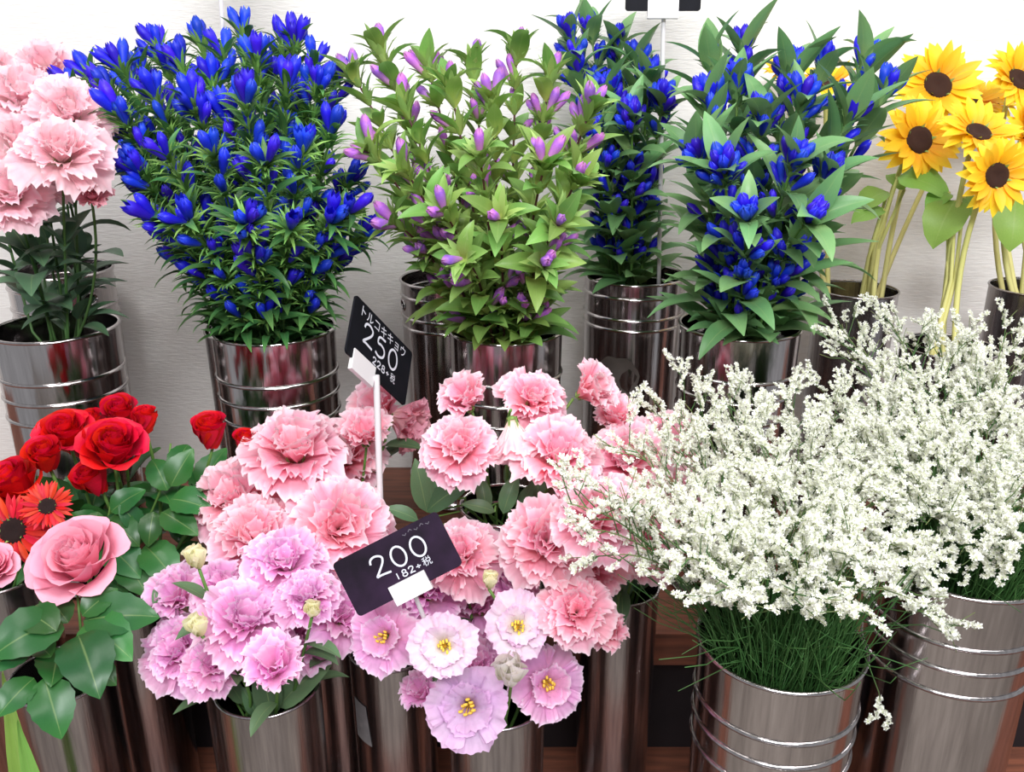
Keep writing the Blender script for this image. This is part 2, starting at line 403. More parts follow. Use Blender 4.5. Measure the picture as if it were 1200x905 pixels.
def vase(key, u, v, wpx, D, zb, style, label, hole=None):
    d = ray(u, v); dep = FPX * D / wpx; p = CAM + d * dep
    t = vase_at(key, p.x, p.y, p.z, D, zb, style, label, hole)
    print('VASE', key, [round(q, 3) for q in p], 'h', round(p.z - zb, 3))
    return t
vase('V1', 65, 383, 137, .158, SHELF, 'A', 'ribbed steel vase of light pink lisianthus with broad leaves')
vase('V2', 321, 384, 141, .16, SHELF, 'A', 'ribbed steel vase holding the bushy narrow-leaved blue gentians')
vase('V3', 593, 385, 132, .15, SHELF, 'A', 'ribbed steel vase holding the violet gentians with maroon stems')
vase('V4', 867, 380, 138, .156, SHELF, 'A', 'ribbed steel vase of broad-leaved blue gentians next to the sunflowers')
vase('V5', 70, 316, 115, .16, SHELF, 'B', 'ribbed steel vase behind the vase of light pink lisianthus', hole=(.9,))
vase('V6', 527, 326, 115, .16, SHELF, 'B', 'ribbed steel vase half hidden behind the violet gentians', hole=(-1.25,))
tv7 = vase('V7', 744, 322, 117, .16, SHELF, 'B', 'ribbed steel vase with a round water stain, between violet and blue gentians', hole=(1.25,))
vase('V2b', 303, 384, 121, .16, SHELF, 'S', 'plain steel vase tucked close behind the bushy blue gentian vase')
vase('V8', 1004, 339, 92, .124, SHELF, 'S', 'plain slim steel vase of pale sunflower stems beside the blue gentians')
vase('V9', 1112, 406, 105, .122, SHELF, 'S', 'plain steel vase with low rim rising behind the white statice')
vase('V10', 1216, 337, 102, .130, SHELF, 'S', 'plain steel vase of sunflower stems by the wall, cut by the frame')
# stain on V7
c, r7 = VASE['V7']
V, F = [(0, 0, 0)], []
for i in range(28):
    a = 2 * math.pi * i / 28; k = 1 + .06 * math.sin(3 * a) + .04 * math.sin(7 * a); V.append((.036 * k * math.cos(a), 0, .042 * k * math.sin(a)))
    F.append((0, 1 + i, 1 + (i + 1) % 28))
hh = c.z - SHELF
def onv(x, z, az, r, h, bt): 
    rr = r * (bt + (1 - bt) * z / h) + .0008; return (rr * math.sin(az + x / r), -rr * math.cos(az + x / r), z)
obj('water_stain', mesh('water_stain', [onv(v[0], hh - .155 + v[2], -.42, r7, hh, .93) for v in V], F, 'stain'), tv7)
# front tier
vase('V11', 72, 790, 112, .105, DECK, 'S', 'plain steel vase holding the single large pink rose')
vase_at('V12', -.612, .905, DECK + .38, .105, DECK, 'S', 'plain steel vase holding the red gerberas')
vase_at('V21', -.475, .925, DECK + .36, .105, DECK, 'S', 'plain steel vase holding the red roses')
vase('V13', 314, 800, 121, .106, DECK, 'S', 'plain steel vase of lilac lisianthus and cream buds')
vase_at('V13b', -.315, .855, DECK + .30, .10, DECK, 'S', 'empty-looking plain steel vase beside the lilac lisianthus vase')
tv14 = vase_at('V14', -.140, .850, DECK + .315, .10, DECK, 'S', 'plain steel vase with an old tape patch, under the 200 sign')
vase_at('V20', -.225, .925, DECK + .385, .10, DECK, 'S', 'plain steel vase under the frilly pink lisianthus beside the 250 sign')
vase('V15', 582, 816, 113, .100, DECK, 'S', 'plain short steel vase of white and lilac open lisianthus')
vase('V16', 726, 684, 92, .095, DECK, 'S', 'plain tall steel vase below the pink lisianthus, beside the statice bucket')
vase('V17', 592, 592, 104, .100, DECK, 'B', 'tall ribbed steel vase holding the pink lisianthus in the middle')
vase('V18', 915, 750, 190, .160, DECK, 'A', 'ribbed steel bucket with white statice over dense thin green stems')
vase('V19', 1128, 652, 190, .170, DECK, 'A', 'ribbed steel bucket of white statice under the sunflowers, cut by the frame')
c, r14 = VASE['V14']; h14 = c.z - DECK
V = []; F = []
for k in range(5):
    for i in range(5): V.append(onv(-.013 + .026 * i / 4 * (1 - .05 * k), h14 - .105 + .055 * k / 4 - .004 * i / 4, -.72, r14, h14, .95))
for k in range(4):
    for i in range(4): F.append((k * 5 + i, k * 5 + i + 1, k * 5 + i + 6, k * 5 + i + 5))
obj('tape_patch', mesh('tape_patch', V, F, 'tape'), tv14)

# the signs' sticks and cards, kept clear while the bunches are filled
for (p, q) in [(P(778, 4, 1.315), VASE['V7'][0] + Vector((.035, -.045, -.02))), (P(255, -60, 1.30), VASE['V2b'][0] + Vector((-.03, 0, -.02))), (P(441, 440, .87), VASE['V14'][0] + Vector((-.008, -.012, -.02))), (P(483, 690, .668), VASE['V15'][0] + Vector((-.03, -.01, -.01)))]:
    put([p.lerp(q, k / 40) for k in range(41)], 'stick')
for (p, q) in [(P(441, 440, .87), VASE['V14'][0] + Vector((-.008, -.012, 0)))]: BLOOMS += [(p.lerp(q, k / 10), .016) for k in range(9)]
BLOOMS += [(P(410 + 112 * k / 4, 690 - 57 * k / 4, .665), .022) for k in range(5)]
# ------------------------------------------------------------------ gentians
LB = [leaf_mesh('gentian_leaf', .11, 'leafB', .38, .35, -.7 - .3 * k, seed=k) for k in range(4)]
LC = [leaf_mesh('gentian_leaf', .19, 'leafC', .4, .35, -.5 - .3 * k, seed=k) for k in range(4)]
LE = [leaf_mesh('gentian_leaf', .17, 'leafE', .4, .3, -.4 - .3 * k, seed=k) for k in range(4)]
BUD = {m: [bud_mesh('flower', m, k, op) for k, op in enumerate((0, .0, .15, .38))] for m in ('blue', 'violet')}
WB = [whorl_mesh('bract_whorl', 'bractB', 9, 1, .07, .75, k) for k in range(4)]
WC = [whorl_mesh('bract_whorl', 'bractC', 7, 1, .12, .55, k) for k in range(4)]
WE = [whorl_mesh('bract_whorl', 'leafE', 6, 1, .13, .6, k) for k in range(4)]
KIND = {
 'B': dict(step=.0185, leaves=LB, ll=(.045, .074), la=(.55, 1.0), wh=WB, whs=.027, stem='dark_stem', sr=.0018, bud='blue', bl=(.026, .036), fstart=.25, fp=.36, nf=(1, 2), top=(2, 4), gap=.008, leafp=1, open=(0, 1, 2, 3), fa=.45),
 'C': dict(step=.029, leaves=LC, ll=(.055, .085), la=(.55, 1.0), wh=WC, whs=.032, stem='maroon_stem', sr=.0021, bud='violet', bl=(.026, .034), fstart=.15, fp=.27, nf=(1, 2), top=(1, 2), gap=.011, leafp=1, open=(0, 1, 1), fa=.6),
 'E': dict(step=.036, leaves=LE, ll=(.080, .120), la=(.6, 1.1), wh=WE, whs=.024, stem='g_stem', sr=.0026, bud='blue', bl=(.026, .034), fstart=.12, fp=.72, nf=(1, 4), top=(5, 8), gap=.013, leafp=1, open=(0, 1, 1), fa=.55),
}
def gentian(kind, vkey, tip, label, group, clear=.0):
    K = KIND[kind]; c, r = VASE[vkey]
    # foot inside the mouth, on the side the stem leans to
    d = Vector((tip.x - c.x, tip.y - c.y, 0)); sp = min(1, d.length / .2); foot = c + (d.normalized() * (r * .78 * sp) if d.length > 1e-4 else Vector()) + Vector((0, 0, -.03))
    base = c - d.normalized() * r * .3 * sp + Vector((0, 0, -.12))
    ctrl = foot + (tip - foot) * .45 + Vector((0, 0, .06)) * (1 if tip.z > foot.z else 0)
    pts = bez(foot, ctrl, tip, 12)
    t = thing('gentian_stem', foot, label, 'flower', group)
    V, F, U = [], [], []
    tube_into(V, F, U, [p - foot for p in [base] + pts], K['sr'], K['sr'] * .6, 6)
    obj('stem', mesh('stem', V, F, K['stem'], U), t)
    # arc length
    ln = [0]
    for a, b in zip(pts, pts[1:]): ln.append(ln[-1] + (b - a).length)
    tot = ln[-1]
    def at(s):
        for k in range(12):
            if ln[k + 1] >= s or k == 11:
                f = (s - ln[k]) / max(1e-6, ln[k + 1] - ln[k]); return pts[k].lerp(pts[k + 1], f), (pts[k + 1] - pts[k]).normalized()
    put(pts[1:], t); own_b = []
    s = .022; phi = R.uniform(0, 6.28)
    while s < tot - .004:
        p, tg = at(s); f = s / tot; phi += math.pi / 2 + R.uniform(-.3, .3)
        e1 = tg.orthogonal().normalized(); e2 = tg.cross(e1)
        for q in range(2):
            a = phi + math.pi * q; rad = e1 * math.cos(a) + e2 * math.sin(a)
            if R.random() < K['leafp']:
                best = None
                for tr in range(12):
                    a3 = a + (R.uniform(-.8, .8) if tr else 0); rd3 = e1 * math.cos(a3) + e2 * math.sin(a3)
                    an = R.uniform(*K['la']) * (1.15 - .5 * f) * (1 - .05 * tr); dr = rd3 * math.sin(an) + tg * math.cos(an)
                    nz = tg * math.sin(an) - rd3 * math.cos(an); L = R.uniform(*K['ll']) * (1 - .25 * f) * (1 - .03 * tr); me = R.choice(K['leaves'])
                    mt = frame(p - foot + rd3 * K['sr'], dr, nz + rv(.2), L); allp = [foot + mt @ v.co for v in me.vertices]; mid = [allp[k * 5 + 2] for k in (2, 3, 4, 5, 6, 7)]
                    cost = crowd(mid, t, K['gap']) + (20 * wall_hits(allp, vkey) if p.z < c.z + .1 else 0)
                    if best is None or cost < best[0]: best = (cost, me, mt, mid)
                    if cost == 0: break
                obj('leaf', best[1], t, best[2]); put(best[3], t)
            if f > K['fstart'] and R.random() < K['fp']:
                for _ in range(R.randint(*K['nf'])):
                    best = None
                    for tr in range(5):
                        a2 = a + R.uniform(-.8, .8); rd = e1 * math.cos(a2) + e2 * math.sin(a2); an = K['fa'] * R.uniform(.5, 1.35)
                        dr = rd * math.sin(an) + tg * math.cos(an); bl = R.uniform(*K['bl']); pp = [p + dr * (.012 + bl * q) for q in (.35, .7, 1)]
                        cost = crowd(pp, t, .009) + sum(1 for q in own_b if (q - pp[1]).length < .008) + (20 * wall_hits(pp, vkey, .006) if p.z < c.z + .05 else 0)
                        if best is None or cost < best[0]: best = (cost, dr, bl, pp)
                        if cost == 0: break
                    _, dr, bl, pp = best; put(pp, t); own_b.append(pp[1])
                    obj('flower', BUD[K['bud']][R.choice(K['open'][:3])], t, frame(p - foot + dr * (.008 + R.random() * .008), dr, rv(), bl * .85, bl, bl * .85))
                    obj('bract_whorl', R.choice(K['wh']), t, frame(p - foot + dr * .004, dr, rv(), K['whs'] * R.uniform(.6, .9)))
        if f > .35: obj('bract_whorl', R.choice(K['wh']), t, frame(p - foot, tg, rv(), K['whs'] * R.uniform(.8, 1.1)))
        s += K['step'] * R.uniform(.85, 1.15)
    p, tg = at(tot); e1 = tg.orthogonal().normalized(); e2 = tg.cross(e1)
    n = R.randint(*K['top'])
    for i in range(n):
        a = 6.28 * i / n + R.uniform(-.3, .3); rd = e1 * math.cos(a) + e2 * math.sin(a); an = R.uniform(.12, .5)
        dr = rd * math.sin(an) + tg * math.cos(an); bl = R.uniform(*K['bl']) * 1.08; put([p + dr * (.006 + bl * q) for q in (.5, 1)], t)
        obj('flower', BUD[K['bud']][R.choice(K['open'])], t, frame(p - foot + dr * .006, dr, rv(), bl * .9, bl, bl * .9))
    for k in range(2): obj('bract_whorl', R.choice(K['wh']), t, frame(p - foot - tg * .008 * k, tg, rv(), K['whs'] * 1.15))
    for i in range(4 if kind != 'B' else 3):
        best = None
        for tr in range(12):
            a = 1.57 * i + phi + (R.uniform(-.7, .7) if tr else 0); rd = e1 * math.cos(a) + e2 * math.sin(a); an = R.uniform(.3, .75)
            dr = rd * math.sin(an) + tg * math.cos(an); me = R.choice(K['leaves']); mt = frame(p - foot, dr, tg * math.sin(an) - rd * math.cos(an), R.uniform(*K['ll']) * .72)
            mid = [foot + mt @ me.vertices[k * 5 + 2].co for k in (2, 3, 4, 5, 6)]; cost = crowd(mid, t, K['gap'])
            if best is None or cost < best[0]: best = (cost, me, mt, mid)
            if cost == 0: break
        obj('leaf', best[1], t, best[2]); put(best[3], t)
    return t
def bunch(kind, vkey, tips, label, group, lo=None, hi=None):
    for (u, v, y) in tips:
        lb = lo[1] if lo and u < lo[0] else hi[1] if hi and u > hi[0] else label
        gentian(kind, vkey, P(u + R.uniform(-5, 5), v + R.uniform(-5, 5), y + R.uniform(-.015, .015)), lb, group)
TB = [(98, 118, 1.10), (112, 95, 1.18), (150, 92, 1.15), (186, 62, 1.22), (214, 88, 1.16), (240, 62, 1.24), (266, 72, 1.18), (285, 52, 1.26), (306, 76, 1.14),
      (330, 60, 1.25), (348, 55, 1.2), (366, 78, 1.17), (376, 112, 1.12), (338, 112, 1.08), (232, 130, 1.06), (182, 126, 1.07), (290, 128, 1.05), (140, 140, 1.05),
      (384, 160, 1.05), (404, 215, 1.10), (418, 278, 1.08), (200, 195, 1.0), (255, 190, .99), (312, 195, .985), (355, 185, 1.0), (165, 205, 1.04),
      (228, 262, .97), (290, 268, .96), (345, 268, .965), (382, 262, 1.0), (190, 262, 1.02), (130, 110, 1.12), (165, 95, 1.2), (205, 140, 1.1), (255, 105, 1.16), (310, 100, 1.18), (352, 130, 1.12), (392, 105, 1.18), (270, 150, 1.08), (408, 250, 1.02), (160, 165, 1.09)]
bunch('B', 'V2', TB, 'blue gentian stem with narrow dark leaves, in the middle of the bushiest bunch', 'narrow-leaved blue gentians',
      (162, 'narrow-leaved blue gentian stem leaning towards the light pink lisianthus'), (377, 'narrow-leaved blue gentian stem leaning towards the violet gentians'))
TC = [(450, 62, 1.18), (418, 100, 1.15), (500, 88, 1.18), (555, 80, 1.2), (610, 66, 1.2), (640, 100, 1.14), (470, 128, 1.1), (532, 112, 1.12), (580, 118, 1.08),
      (436, 175, 1.05), (692, 130, 1.02), (560, 185, 1.02), (482, 205, 1.0), (640, 200, 1.0), (522, 250, .98), (588, 255, .97), (650, 262, .98), (470, 265, 1.02), (676, 215, 1.0), (545, 300, .965), (630, 310, .97)]
bunch('C', 'V3', TC, 'violet gentian stem with maroon stalk and pale leaves, upright over its vase', 'violet gentians',
      (475, 'violet gentian stem leaning towards the narrow-leaved blue gentians'), (645, 'violet gentian stem leaning in front of the rear blue gentians'))
TD = [(668, 48, 1.36), (694, 50, 1.4), (724, 66, 1.4), (748, 78, 1.36), (682, 95, 1.34), (712, 112, 1.32), (764, 100, 1.34), (776, 130, 1.3), (740, 150, 1.28), (700, 170, 1.28)]
bunch('E', 'V7', TD, 'blue gentian stem behind the violet gentians, in the water-stained vase', 'rear blue gentians')
TE = [(835, 82, 1.16), (872, 72, 1.2), (862, 110, 1.12), (922, 98, 1.16), (962, 88, 1.18), (1008, 84, 1.16), (1030, 118, 1.12), (942, 130, 1.1), (892, 150, 1.06),
      (828, 130, 1.1), (985, 150, 1.08), (852, 205, 1.0), (925, 205, 1.0), (965, 210, 1.03), (880, 262, .97), (940, 268, .98), (815, 190, 1.06)]
bunch('E', 'V4', TE, 'blue gentian stem with broad leaves, upright over its vase', 'broad-leaved blue gentians',
      (840, 'broad-leaved blue gentian stem leaning towards the rear blue gentians'), (958, 'broad-leaved blue gentian stem leaning towards the sunflowers'))

# ------------------------------------------------------------------ lisianthus, roses, sunflowers
FR = {}
for m in ('pink', 'coral', 'light_pink', 'lilac', 'mauve', 'whitepink'):
    FR[m] = dict(
      inner=[petal_mesh('petal', m, .78, .34, .15, -.5, .085, 7, .018, 30, 9, k) for k in range(3)],
      mid=[petal_mesh('petal', m, .84, .6, .25, -.9, .09, 8, .02, 32, 9, 10 + k) for k in range(3)],
      outer=[petal_mesh('petal', m, .86, 1.1, .35, -1.0, .09, 7, .02, 32, 9, 20 + k) for k in range(3)],
      face=[petal_mesh('petal', m, .84, 1.0, .55, -.85, .055, 7, .016, 30, 9, 30 + k) for k in range(3)])
CUP = {m: [petal_mesh('petal', m, .85, .36, -.05, .55, .015, 4, .0, 9, 7, 40 + k) for k in range(2)] for m in ('cream', 'greenwhite')}
RO = {m: dict(core=[petal_mesh('petal', m, .95, .20, .0, .25, .01, 3, 0, 10, 7, k) for k in range(2)],
              mid=[petal_mesh('petal', m, .95, .42, .25, -.15, .015, 3, 0, 10, 7, 5 + k, tipcurl=-.8) for k in range(2)],
              outer=[petal_mesh('petal', m, .95, .62, .35, -.5, .03, 3, 0, 10, 8, 9 + k, tipcurl=-1.6) for k in range(2)]) for m in ('red', 'rosepink')}
RAY = [leaf_mesh('ray_petal', .19, 'ray', .45, .25, .15 - .35 * k, seed=k) for k in range(4)]
GRAY = [leaf_mesh('ray_petal', .11, 'gerbera', .55, .2, -.1 - .25 * k, seed=k) for k in range(3)]
def calyx_mesh(ln, rad, n=5):
    V, F, U = [], [], []
    prof = [(.12, -.28), (.42, -.16), (.62, .02), (.5, .12)]
    N = 10
    for k, (r, z) in enumerate(prof):
        for i in range(N): a = 6.2832 * i / N; V.append((rad * r * math.cos(a), rad * r * math.sin(a), rad * z)); U.append((i / N, k / 3))
    for k in range(3):
        for i in range(N): j = (i + 1) % N; F.append((k * N + i, k * N + j, (k + 1) * N + j, (k + 1) * N + i))
    for q in range(n):
        a = 6.2832 * q / n; rd = Vector((math.cos(a), math.sin(a), 0)); tn = Vector((-math.sin(a), math.cos(a), 0)); b = len(V)
        for t, ww in ((0, .16), (.5, .13), (1, .01)):
            c = rd * rad * (.55 + .45 * t) + Vector((0, 0, ln * (t - .1)))
            V += [c - tn * ww * rad, c + tn * ww * rad]; U += [(0, t), (1, t)]
        F += [(b, b + 1, b + 3, b + 2), (b + 2, b + 3, b + 5, b + 4)]
    return mesh('bloom', V, F, 'calyx', U)
CAL = calyx_mesh(.5, .28); CALR = calyx_mesh(.25, .34)
def stamen_mesh():
    V, F, U = [], [], []; rr = random.Random(3)
    for i in range(9):
        a = 6.28 * i / 9; q = rr.uniform(.06, .16)
        tip = Vector((math.cos(a) * q, math.sin(a) * q, .34 + rr.uniform(-.06, .06)))
        tube_into(V, F, U, [Vector((0, 0, .02)), tip * .6, tip], .012, .012, 4)
        tube_into(V, F, U, [tip - Vector((.03, 0, 0)), tip + Vector((0, .0, .02)), tip + Vector((.03, 0, 0))], .03, .03, 5)
    return mesh('stamens', V, F, 'yellow', U)
STA = stamen_mesh()
def pet(bl, me, az, th, L, off=.06, zo=0, tw=0, name='petal', wd=1):
    rad = Vector((math.cos(az), math.sin(az), 0)); ax = Vector((0, 0, 1))
    y = rad * math.sin(th) + ax * math.cos(th); z = ax * math.sin(th) - rad * math.cos(th)
    return obj(name, me, bl, frame(rad * off + ax * zo, y, z + rv(.12) + Vector((-math.sin(az), math.cos(az), 0)) * tw, L * wd, L, L))
def bloom_frame(pos, axis, s):
    z = axis.normalized(); x = z.orthogonal().normalized(); a = R.uniform(0, 6.28)
    x = Matrix.Rotation(a, 3, z) @ x; y = z.cross(x)
    return Matrix(((x.x * s, y.x * s, z.x * s, pos.x), (x.y * s, y.y * s, z.y * s, pos.y), (x.z * s, y.z * s, z.z * s, pos.z), (0, 0, 0, 1)))
def frilly(t, pos, axis, rad, m):
    bl = obj('bloom', CAL, t, bloom_frame(pos, axis, rad)); Q = FR[m]
    for i in range(4): pet(bl, R.choice(Q['inner']), 1.57 * i + R.uniform(-.3, .3), R.uniform(.05, .25), R.uniform(.6, .8), .03, 0, R.uniform(-.6, .6))
    for i in range(6): pet(bl, R.choice(Q['inner']), 1.05 * i + R.uniform(-.2, .2), R.uniform(.3, .55), R.uniform(.85, 1.0), .04, 0, R.uniform(-.4, .4))
    for i in range(7): pet(bl, R.choice(Q['mid']), .898 * i + R.uniform(-.2, .2), R.uniform(.55, 1.0), R.uniform(.85, 1.1), .06, 0, R.uniform(-.35, .35))
    for i in range(7): pet(bl, R.choice(Q['outer']), .898 * i + .4 + R.uniform(-.2, .2), R.uniform(1.05, 1.5), R.uniform(.9, 1.12), .08, 0, R.uniform(-.3, .3))
    return bl
def bell(t, pos, axis, rad, m):          # half-open flower
    bl = obj('bloom', CAL, t, bloom_frame(pos, axis, rad)); Q = FR[m]
    for i in range(5): pet(bl, R.choice(Q['inner']), 1.257 * i + R.uniform(-.2, .2), R.uniform(.1, .3), R.uniform(1.2, 1.4), .04)
    for i in range(6): pet(bl, R.choice(Q['mid']), 1.047 * i + .4, R.uniform(.4, .65), R.uniform(1.3, 1.5), .06)
    return bl
def face(t, pos, axis, rad, m):          # open flower with stamens
    bl = obj('bloom', CAL, t, bloom_frame(pos, axis, rad)); Q = FR[m]
    for i in range(5): pet(bl, R.choice(Q['face']), 1.257 * i, R.uniform(.72, .85), R.uniform(.78, .88), .05, .05)
    for i in range(5): pet(bl, R.choice(Q['inner']), 1.257 * i + .3, R.uniform(.5, .7), R.uniform(.6, .7), .1, .03)
    for i in range(6): pet(bl, R.choice(Q['face' if m != 'lilac' else 'outer']), 1.047 * i + .5, R.uniform(1.05, 1.2), R.uniform(.98, 1.08), .07)
    obj('stamens', STA, bl, Matrix.Scale(1.15, 4) @ Matrix.Translation((0, 0, .06)))
    return bl
def cup(t, pos, axis, rad, m):
    bl = obj('bloom', CALR, t, bloom_frame(pos, axis, rad * .95)); Q = CUP[m]
    for i in range(4): pet(bl, R.choice(Q), 1.57 * i, .12, 1.55, .05, -.1, .25)
    for i in range(5): pet(bl, R.choice(Q), 1.257 * i + .6, .42, 1.5, .12, -.15, .25)
    return bl
def rose(t, pos, axis, rad, m, openn=1.0):
    bl = obj('bloom', CALR, t, bloom_frame(pos, axis, rad)); Q = RO[m]
    for i in range(3): pet(bl, R.choice(Q['core']), 2.094 * i, .02, 1.12, .10, -.05, .35)
    for i in range(4): pet(bl, R.choice(Q['core']), 1.57 * i + .4, .10, 1.15, .2, -.1, .3)
    for i in range(5): pet(bl, R.choice(Q['mid']), 1.257 * i + .2, .18 + .18 * openn, 1.15, .26, -.12, .2)
    for i in range(5): pet(bl, R.choice(Q['mid']), 1.257 * i + .9, .3 + .35 * openn, 1.15, .28, -.15, .15)
    if openn > .5:
        for i in range(6): pet(bl, R.choice(Q['outer']), 1.047 * i + .3, .5 + .5 * openn, 1.12, .3, -.16, .1)
    return bl
def disc_mesh(name, mat, bulge):
    return lathe([(1.0, -.25), (1.02, .02), (.85, .12 + bulge), (.6, .16 + bulge), (.35, .08 + bulge), (.001, .05)], 28, name, mat)
DISC = disc_mesh('disc', 'disc', .06); GDISC = disc_mesh('disc', 'gdisc', .05)
def daisy(t, pos, axis, rad, rays, disc, dr, n, rows=2):
    bl = obj('bloom', CALR, t, bloom_frame(pos, axis, rad))
    for k in range(rows):
        for i in range(n):
            az = 6.2832 * (i + .5 * k) / n + R.uniform(-.06, .06)
            pet(bl, R.choice(rays), az, 1.42 - .22 * k + R.uniform(-.12, .16), (1 - dr * .8) * R.uniform(.9, 1.08), dr * .8, .05 + .02 * k, 0, 'ray_petal')
    obj('disc', disc, bl, Matrix.Diagonal((dr, dr, dr, 1)) @ Matrix.Translation((0, 0, .2)))
    return bl
LL = [leaf_mesh('leaf', .2, 'leafL', .45, .3, -.6 - .4 * k, seed=k) for k in range(3)]
LD = [leaf_mesh('leaf', .24, 'leafD', .42, .3, -.5 - .4 * k, seed=k) for k in range(3)]
LR = [leaf_mesh('leaf', .33, 'leafR', .42, .22, -.45 - .4 * k, 12, .035, .02, k) for k in range(3)]
LS = [leaf_mesh('leaf', .36, 'leafS', .4, .2, -.7 - .3 * k, 9, .02, .03, k) for k in range(3)]
def flower(name, vkey, kind, mat, u, v, rpx, y, label, cat, group, axis=None, stem='g_stem', sr=.0019, leaves=None, nl=2, ll=.05, lean=.5, lrange=(.35, .85), arg=None, foot=None):
    c, r = VASE[vkey]; grow = {'frilly': 1.12, 'bell': 1.1, 'face': 1.22, 'cup': 1.2, 'rose': 1.24 if mat == 'red' else 1.12, 'sun': 1.2}.get(kind, 1)
    pos = P(u, v, y)
    if axis is None:
        o = (pos - (c - Vector((0, 0, .12)))).normalized(); tc = (CAM - pos).normalized(); axis = (o * lean + tc * .75 + Vector((0, 0, .25)) + rv(.25)).normalized()
    else: axis = Vector(axis).normalized()
    back = {'rose': .45, 'cup': .5, 'bell': .5, 'frilly': .3, 'face': .2}.get(kind, 0); best = None     # u, v mark the middle of the bloom
    for q in range(17):
        dy = .0075 * ((q + 1) // 2) * (1 if q % 2 else -1)
        yy = y + dy; pos = P(u, v, yy); rad = rpx * S(u, v, yy) * grow
        pos = pos - axis * rad * back; mid = pos + axis * rad * .35
        cost = abs(dy) * .35
        for (p2, r2) in BLOOMS: cost += max(0, .78 * (rad + r2) - (p2 - mid).length)
        for key, (vc, vr) in VASE.items():
            dr_ = max(0, math.hypot(mid.x - vc.x, mid.y - vc.y) - vr); dz_ = max(0, mid.z - vc.z); cost += 2 * max(0, rad * .85 - math.hypot(dr_, dz_))
        cost += .003 * crowd([mid], None, rad * .8) + 3 * max(0, mid.y + rad - WALLY + .01)
        if best is None or cost < best[0]: best = (cost, pos, rad, mid)
    _, pos, rad, mid = best; BLOOMS.append((mid, rad))
    d = Vector((pos.x - c.x, pos.y - c.y, 0)); sp = min(1, d.length / .08); dn = d.normalized() if d.length > 1e-5 else Vector()
    ft = c + dn * r * .72 * sp + Vector((0, 0, -.012)); low = c - dn * r * .3 + Vector((R.uniform(-.5, .5) * r, R.uniform(-.5, .5) * r, -.11))
    b = pos - axis * rad * .25
    t = thing(name, ft, label, cat, group); best = None
    for lift in (.015, .03, .05, .07, .09, .12):
        for sx in (0, .03, -.03, .06, -.06):
            ctrl = ft.lerp(b, .5) - axis * min(.05, (b - ft).length * .3) + Vector((sx, 0, lift)); p9 = bez(ft, ctrl, b, 9)
            fine = bez(ft, ctrl, b, 30); cost = 10 * wall_hits(fine, vkey, sr + .0025) + .3 * crowd(p9[3:8], t, .006) + lift + abs(sx) * .5
            for (p2, r2) in BLOOMS[:-1]: cost += sum(.25 for q in p9[2:8] if (q - p2).length < r2 * .55)
            if best is None or cost < best[0]: best = (cost, p9)
    pts = best[1]; put(pts[2:8], t)
    V, F, U = [], [], []; tube_into(V, F, U, [p - ft for p in [low] + pts], sr, sr * .85, 6)
    obj('stem', mesh('stem', V, F, stem, U), t)
    p0 = pos - ft
    {'frilly': frilly, 'bell': bell, 'face': face, 'cup': cup}.get(kind, lambda *a: None)(t, p0, axis, rad, mat)
    if kind == 'rose': rose(t, p0, axis, rad, mat, 1.0 if arg is None else arg)
    if kind == 'sun': daisy(t, p0, axis, rad, RAY, DISC, .33, 20)
    if kind == 'gerbera': daisy(t, p0, axis, rad, GRAY, GDISC, .34, 22)
    if leaves:
        for i in range(nl):
            f = R.uniform(*lrange); k = min(8, int(f * 9)); p = pts[k].lerp(pts[k + 1], f * 9 - k); tg = (pts[k + 1] - pts[k]).normalized()
            e1 = tg.orthogonal().normalized(); e2 = tg.cross(e1); a = R.uniform(0, 6.28); rd = e1 * math.cos(a) + e2 * math.sin(a); an = R.uniform(.6, 1.15)
            best = None
            for tr in range(8):
                dr = rd * math.sin(an) + tg * math.cos(an); me = R.choice(leaves); mt = frame(p - ft, dr, Vector((0, 0, 1)) - rd * .3 + rv(.2), ll * R.uniform(.75, 1.25)); allp = [ft + mt @ v_.co for v_ in me.vertices]
                mid = allp[len(allp) // 2::9]; cost = 20 * wall_hits(allp, vkey) + crowd(mid, t, .01) + sum(1 for (p2, r2) in BLOOMS if (p2 - mid[-1]).length < r2 * .6)
                if best is None or cost < best[0]: best = (cost, me, mt, mid)
                if cost == 0: break
                a = R.uniform(0, 6.28); rd = e1 * math.cos(a) + e2 * math.sin(a); an = R.uniform(.3, 1.15)
            obj('leaf', best[1], t, best[2]); put(best[3], t)
    return t
# --- light pink bunch in the rear left
g = 'light pink lisianthus'; lb = 'light pink lisianthus over broad leaves, beside the bushy blue gentians'
for (u, v, r, y, k) in [(55, 82, 32, 1.17, 'bell'), (28, 118, 50, 1.12, 'frilly'), (82, 132, 44, 1.08, 'frilly'), (24, 172, 42, 1.02, 'frilly'), (72, 180, 50, 1.04, 'frilly'),
                        (14, 228, 46, 1.0, 'frilly'), (-20, 150, 46, 1.1, 'frilly'), (-5, 90, 30, 1.2, 'bell'), (50, 150, 42, 1.1, 'frilly'), (52, 215, 30, 1.03, 'frilly')]:
    flower('lisianthus', 'V1', k, 'light_pink', u, v, r, y, lb, 'flower', g, stem='dark_stem', leaves=LD, nl=7, ll=.062, lrange=(.1, .75))
flower('lisianthus', 'V1', 'bell', 'coral', 108, 228, 23, 1.0, 'small coral pink lisianthus below the light pink ones', 'flower', None, axis=(.3, -.5, .45), stem='dark_stem', leaves=LD, nl=5, ll=.05, lrange=(.1, .7))
